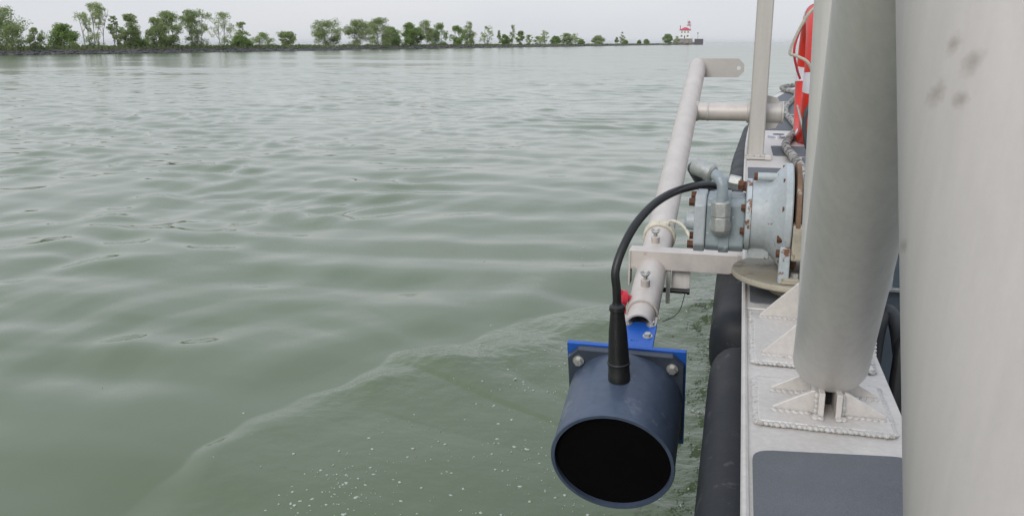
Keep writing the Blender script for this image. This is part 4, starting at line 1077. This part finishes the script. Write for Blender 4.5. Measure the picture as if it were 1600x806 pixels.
# ------------------------------------------------------------------ hoses and gear in the cockpit gap
hA = MB().tube([(.352, 2.11, .40), (.352, 2.125, .70), (.357, 2.15, .90), (.372, 2.168, .965), (.392, 2.165, .955), (.408, 2.15, .89), (.42, 2.13, .78), (.425, 2.1, .40)], .017, 14, 8).build('hydraulic_hose', 'hose_grey'); tag(hA, 'dusty black hose bent in a hoop in the cockpit gap', 'hose', 'hydraulic hoses in the cockpit')
hB = MB().tube([(.335, 2.3, .42), (.338, 2.28, .75), (.352, 2.26, .98), (.372, 2.30, 1.08), (.42, 2.45, 1.1), (.55, 2.6, .9)], .019, 14, 8).build('hydraulic_hose', 'hose_grey'); tag(hB, 'dusty black hose rising behind the bent hoop hose', 'hose', 'hydraulic hoses in the cockpit')
hC = MB().tube([(.372, 1.98, .40), (.378, 2.0, .70), (.388, 2.03, .86), (.400, 2.06, .93), (.44, 2.12, .93), (.5, 2.2, .80)], .015, 14, 8).build('hydraulic_hose', 'black_rubber'); tag(hC, 'black hose hanging nearest in the cockpit gap', 'hose', 'hydraulic hoses in the cockpit')
cvp = []; cv = MB()
for k in range(34):
    cv.lathe((.317 + .0005 * k, 2.02 - .001 * k, 1.0 - .0085 * k), (.05, -.1, -1), [(0, .0115), (.003, .0145), (.006, .0145), (.0085, .0115)], 14)
tag(cv.build('corrugated_conduit', 'leg_metal'), 'ribbed pale grey conduit dropping along the inner deck edge', 'conduit')
lk = empty('cockpit_locker', (.62, 3.2, .31)); tag(lk, 'blue-grey locker standing in the cockpit behind the hoses', 'locker')
MB().box((.62, 3.2, .70), (.58, .8, .78)).build('body', 'locker', lk, bevel=.01)
MB().box((.62, 3.2, 1.105), (.62, .84, .025)).build('lid', 'locker', lk, bevel=.006)
MB().box((.50, 2.785, .86), (.30, .02, .012)).build('trim', 'steel', lk, bevel=.002)
yj = empty('yellow_float', (.56, 2.92, 1.118)); tag(yj, 'small yellow float lying on the locker lid', 'float')
MB().lathe((.50, 2.92, 1.165), (1, 0, 0), [(0, .01), (.008, .036), (.02, .045), (.13, .045), (.142, .036), (.15, .01)], 24).build('float_body', 'yellow', yj)
MB().tube([(.50, 2.92, 1.165), (.47, 2.92, 1.19), (.46, 2.92, 1.23)], .006, 8, 4).build('cord', 'cream_rope', yj)

# ------------------------------------------------------------------ foam flecks behind the bow wave
def make_foam():
    x, y, z, d, par, r_ = WG
    g = np.random.default_rng(77); b = MB()
    cell = {}
    sel = np.nonzero(r_ < 12)[0]
    for i in sel[::3]:
        cell.setdefault((int(math.floor(x[i] / .08)), int(math.floor(y[i] / .08))), z[i])
    def hz(a, c):
        return cell.get((int(math.floor(a / .08)), int(math.floor(c / .08))), 0.0)
    n = 0; tries = 0
    clump = [(g.uniform(-2.0, -.15), g.uniform(1.4, 4.6), g.uniform(.08, .3)) for _ in range(26)]
    while n < 1700 and tries < 20000:
        tries += 1
        if g.uniform() < .45:
            cx, cy, cr_ = clump[int(g.integers(len(clump)))]; a = cx + g.normal(0, cr_); c = cy + g.normal(0, cr_)
        else:
            a, c = g.uniform(-6 if g.uniform() < .25 else -2.2, -.06), g.uniform(1.2, 7.5)
        dd, pp = wake_dist(np.array([a]), np.array([c]))
        if a > -.05: continue
        if dd[0] < .45 and g.uniform() > .02: continue
        s = .0017 + .0052 * g.uniform() ** 3
        if g.uniform() < .03: s = .0075 * g.uniform(.7, 1.2)
        m = int(g.integers(5, 8)); el = g.uniform(1, 1.6); an = g.uniform(0, 3.14)
        pts = []
        for k in range(m):
            t = 2 * math.pi * k / m; rad = s * g.uniform(.6, 1.25)
            u, w = rad * math.cos(t) * el, rad * math.sin(t)
            pts.append((a + u * math.cos(an) - w * math.sin(an), c + u * math.sin(an) + w * math.cos(an)))
        z0 = hz(a, c)
        v = [(p[0], p[1], z0 + .002) for p in pts] + [(a + (p[0] - a) * .5, c + (p[1] - c) * .5, z0 + .003 + s * .12) for p in pts] + [(p[0], p[1], z0 - .003) for p in pts]
        f = [tuple(range(m, 2 * m))] + [(k, (k + 1) % m, m + (k + 1) % m, m + k) for k in range(m)] + [(2 * m + k, 2 * m + (k + 1) % m, (k + 1) % m, k) for k in range(m)]
        b.add(v, f); n += 1
    o = b.build('foam_flecks', 'foam', smooth=False); tag(o, 'white foam flecks floating behind the bow wave', 'foam', kind='stuff')
make_foam()

# ------------------------------------------------------------------ thin lake haze
hz_ = MB().box((0, 0, 14), (64000, 64000, 32)).build('haze', 'foam', smooth=False)
hk = bpy.data.materials.new('haze_air'); hk.use_nodes = True; hk.node_tree.nodes.clear()
ho = hk.node_tree.nodes.new('ShaderNodeOutputMaterial'); hv = hk.node_tree.nodes.new('ShaderNodeVolumePrincipled')
hv.inputs['Color'].default_value = (.93, .95, .97, 1); hv.inputs['Density'].default_value = .00008
hk.node_tree.links.new(hv.outputs[0], ho.inputs['Volume'])
hz_.data.materials.clear(); hz_.data.materials.append(hk)
tag(hz_, kind='stuff')
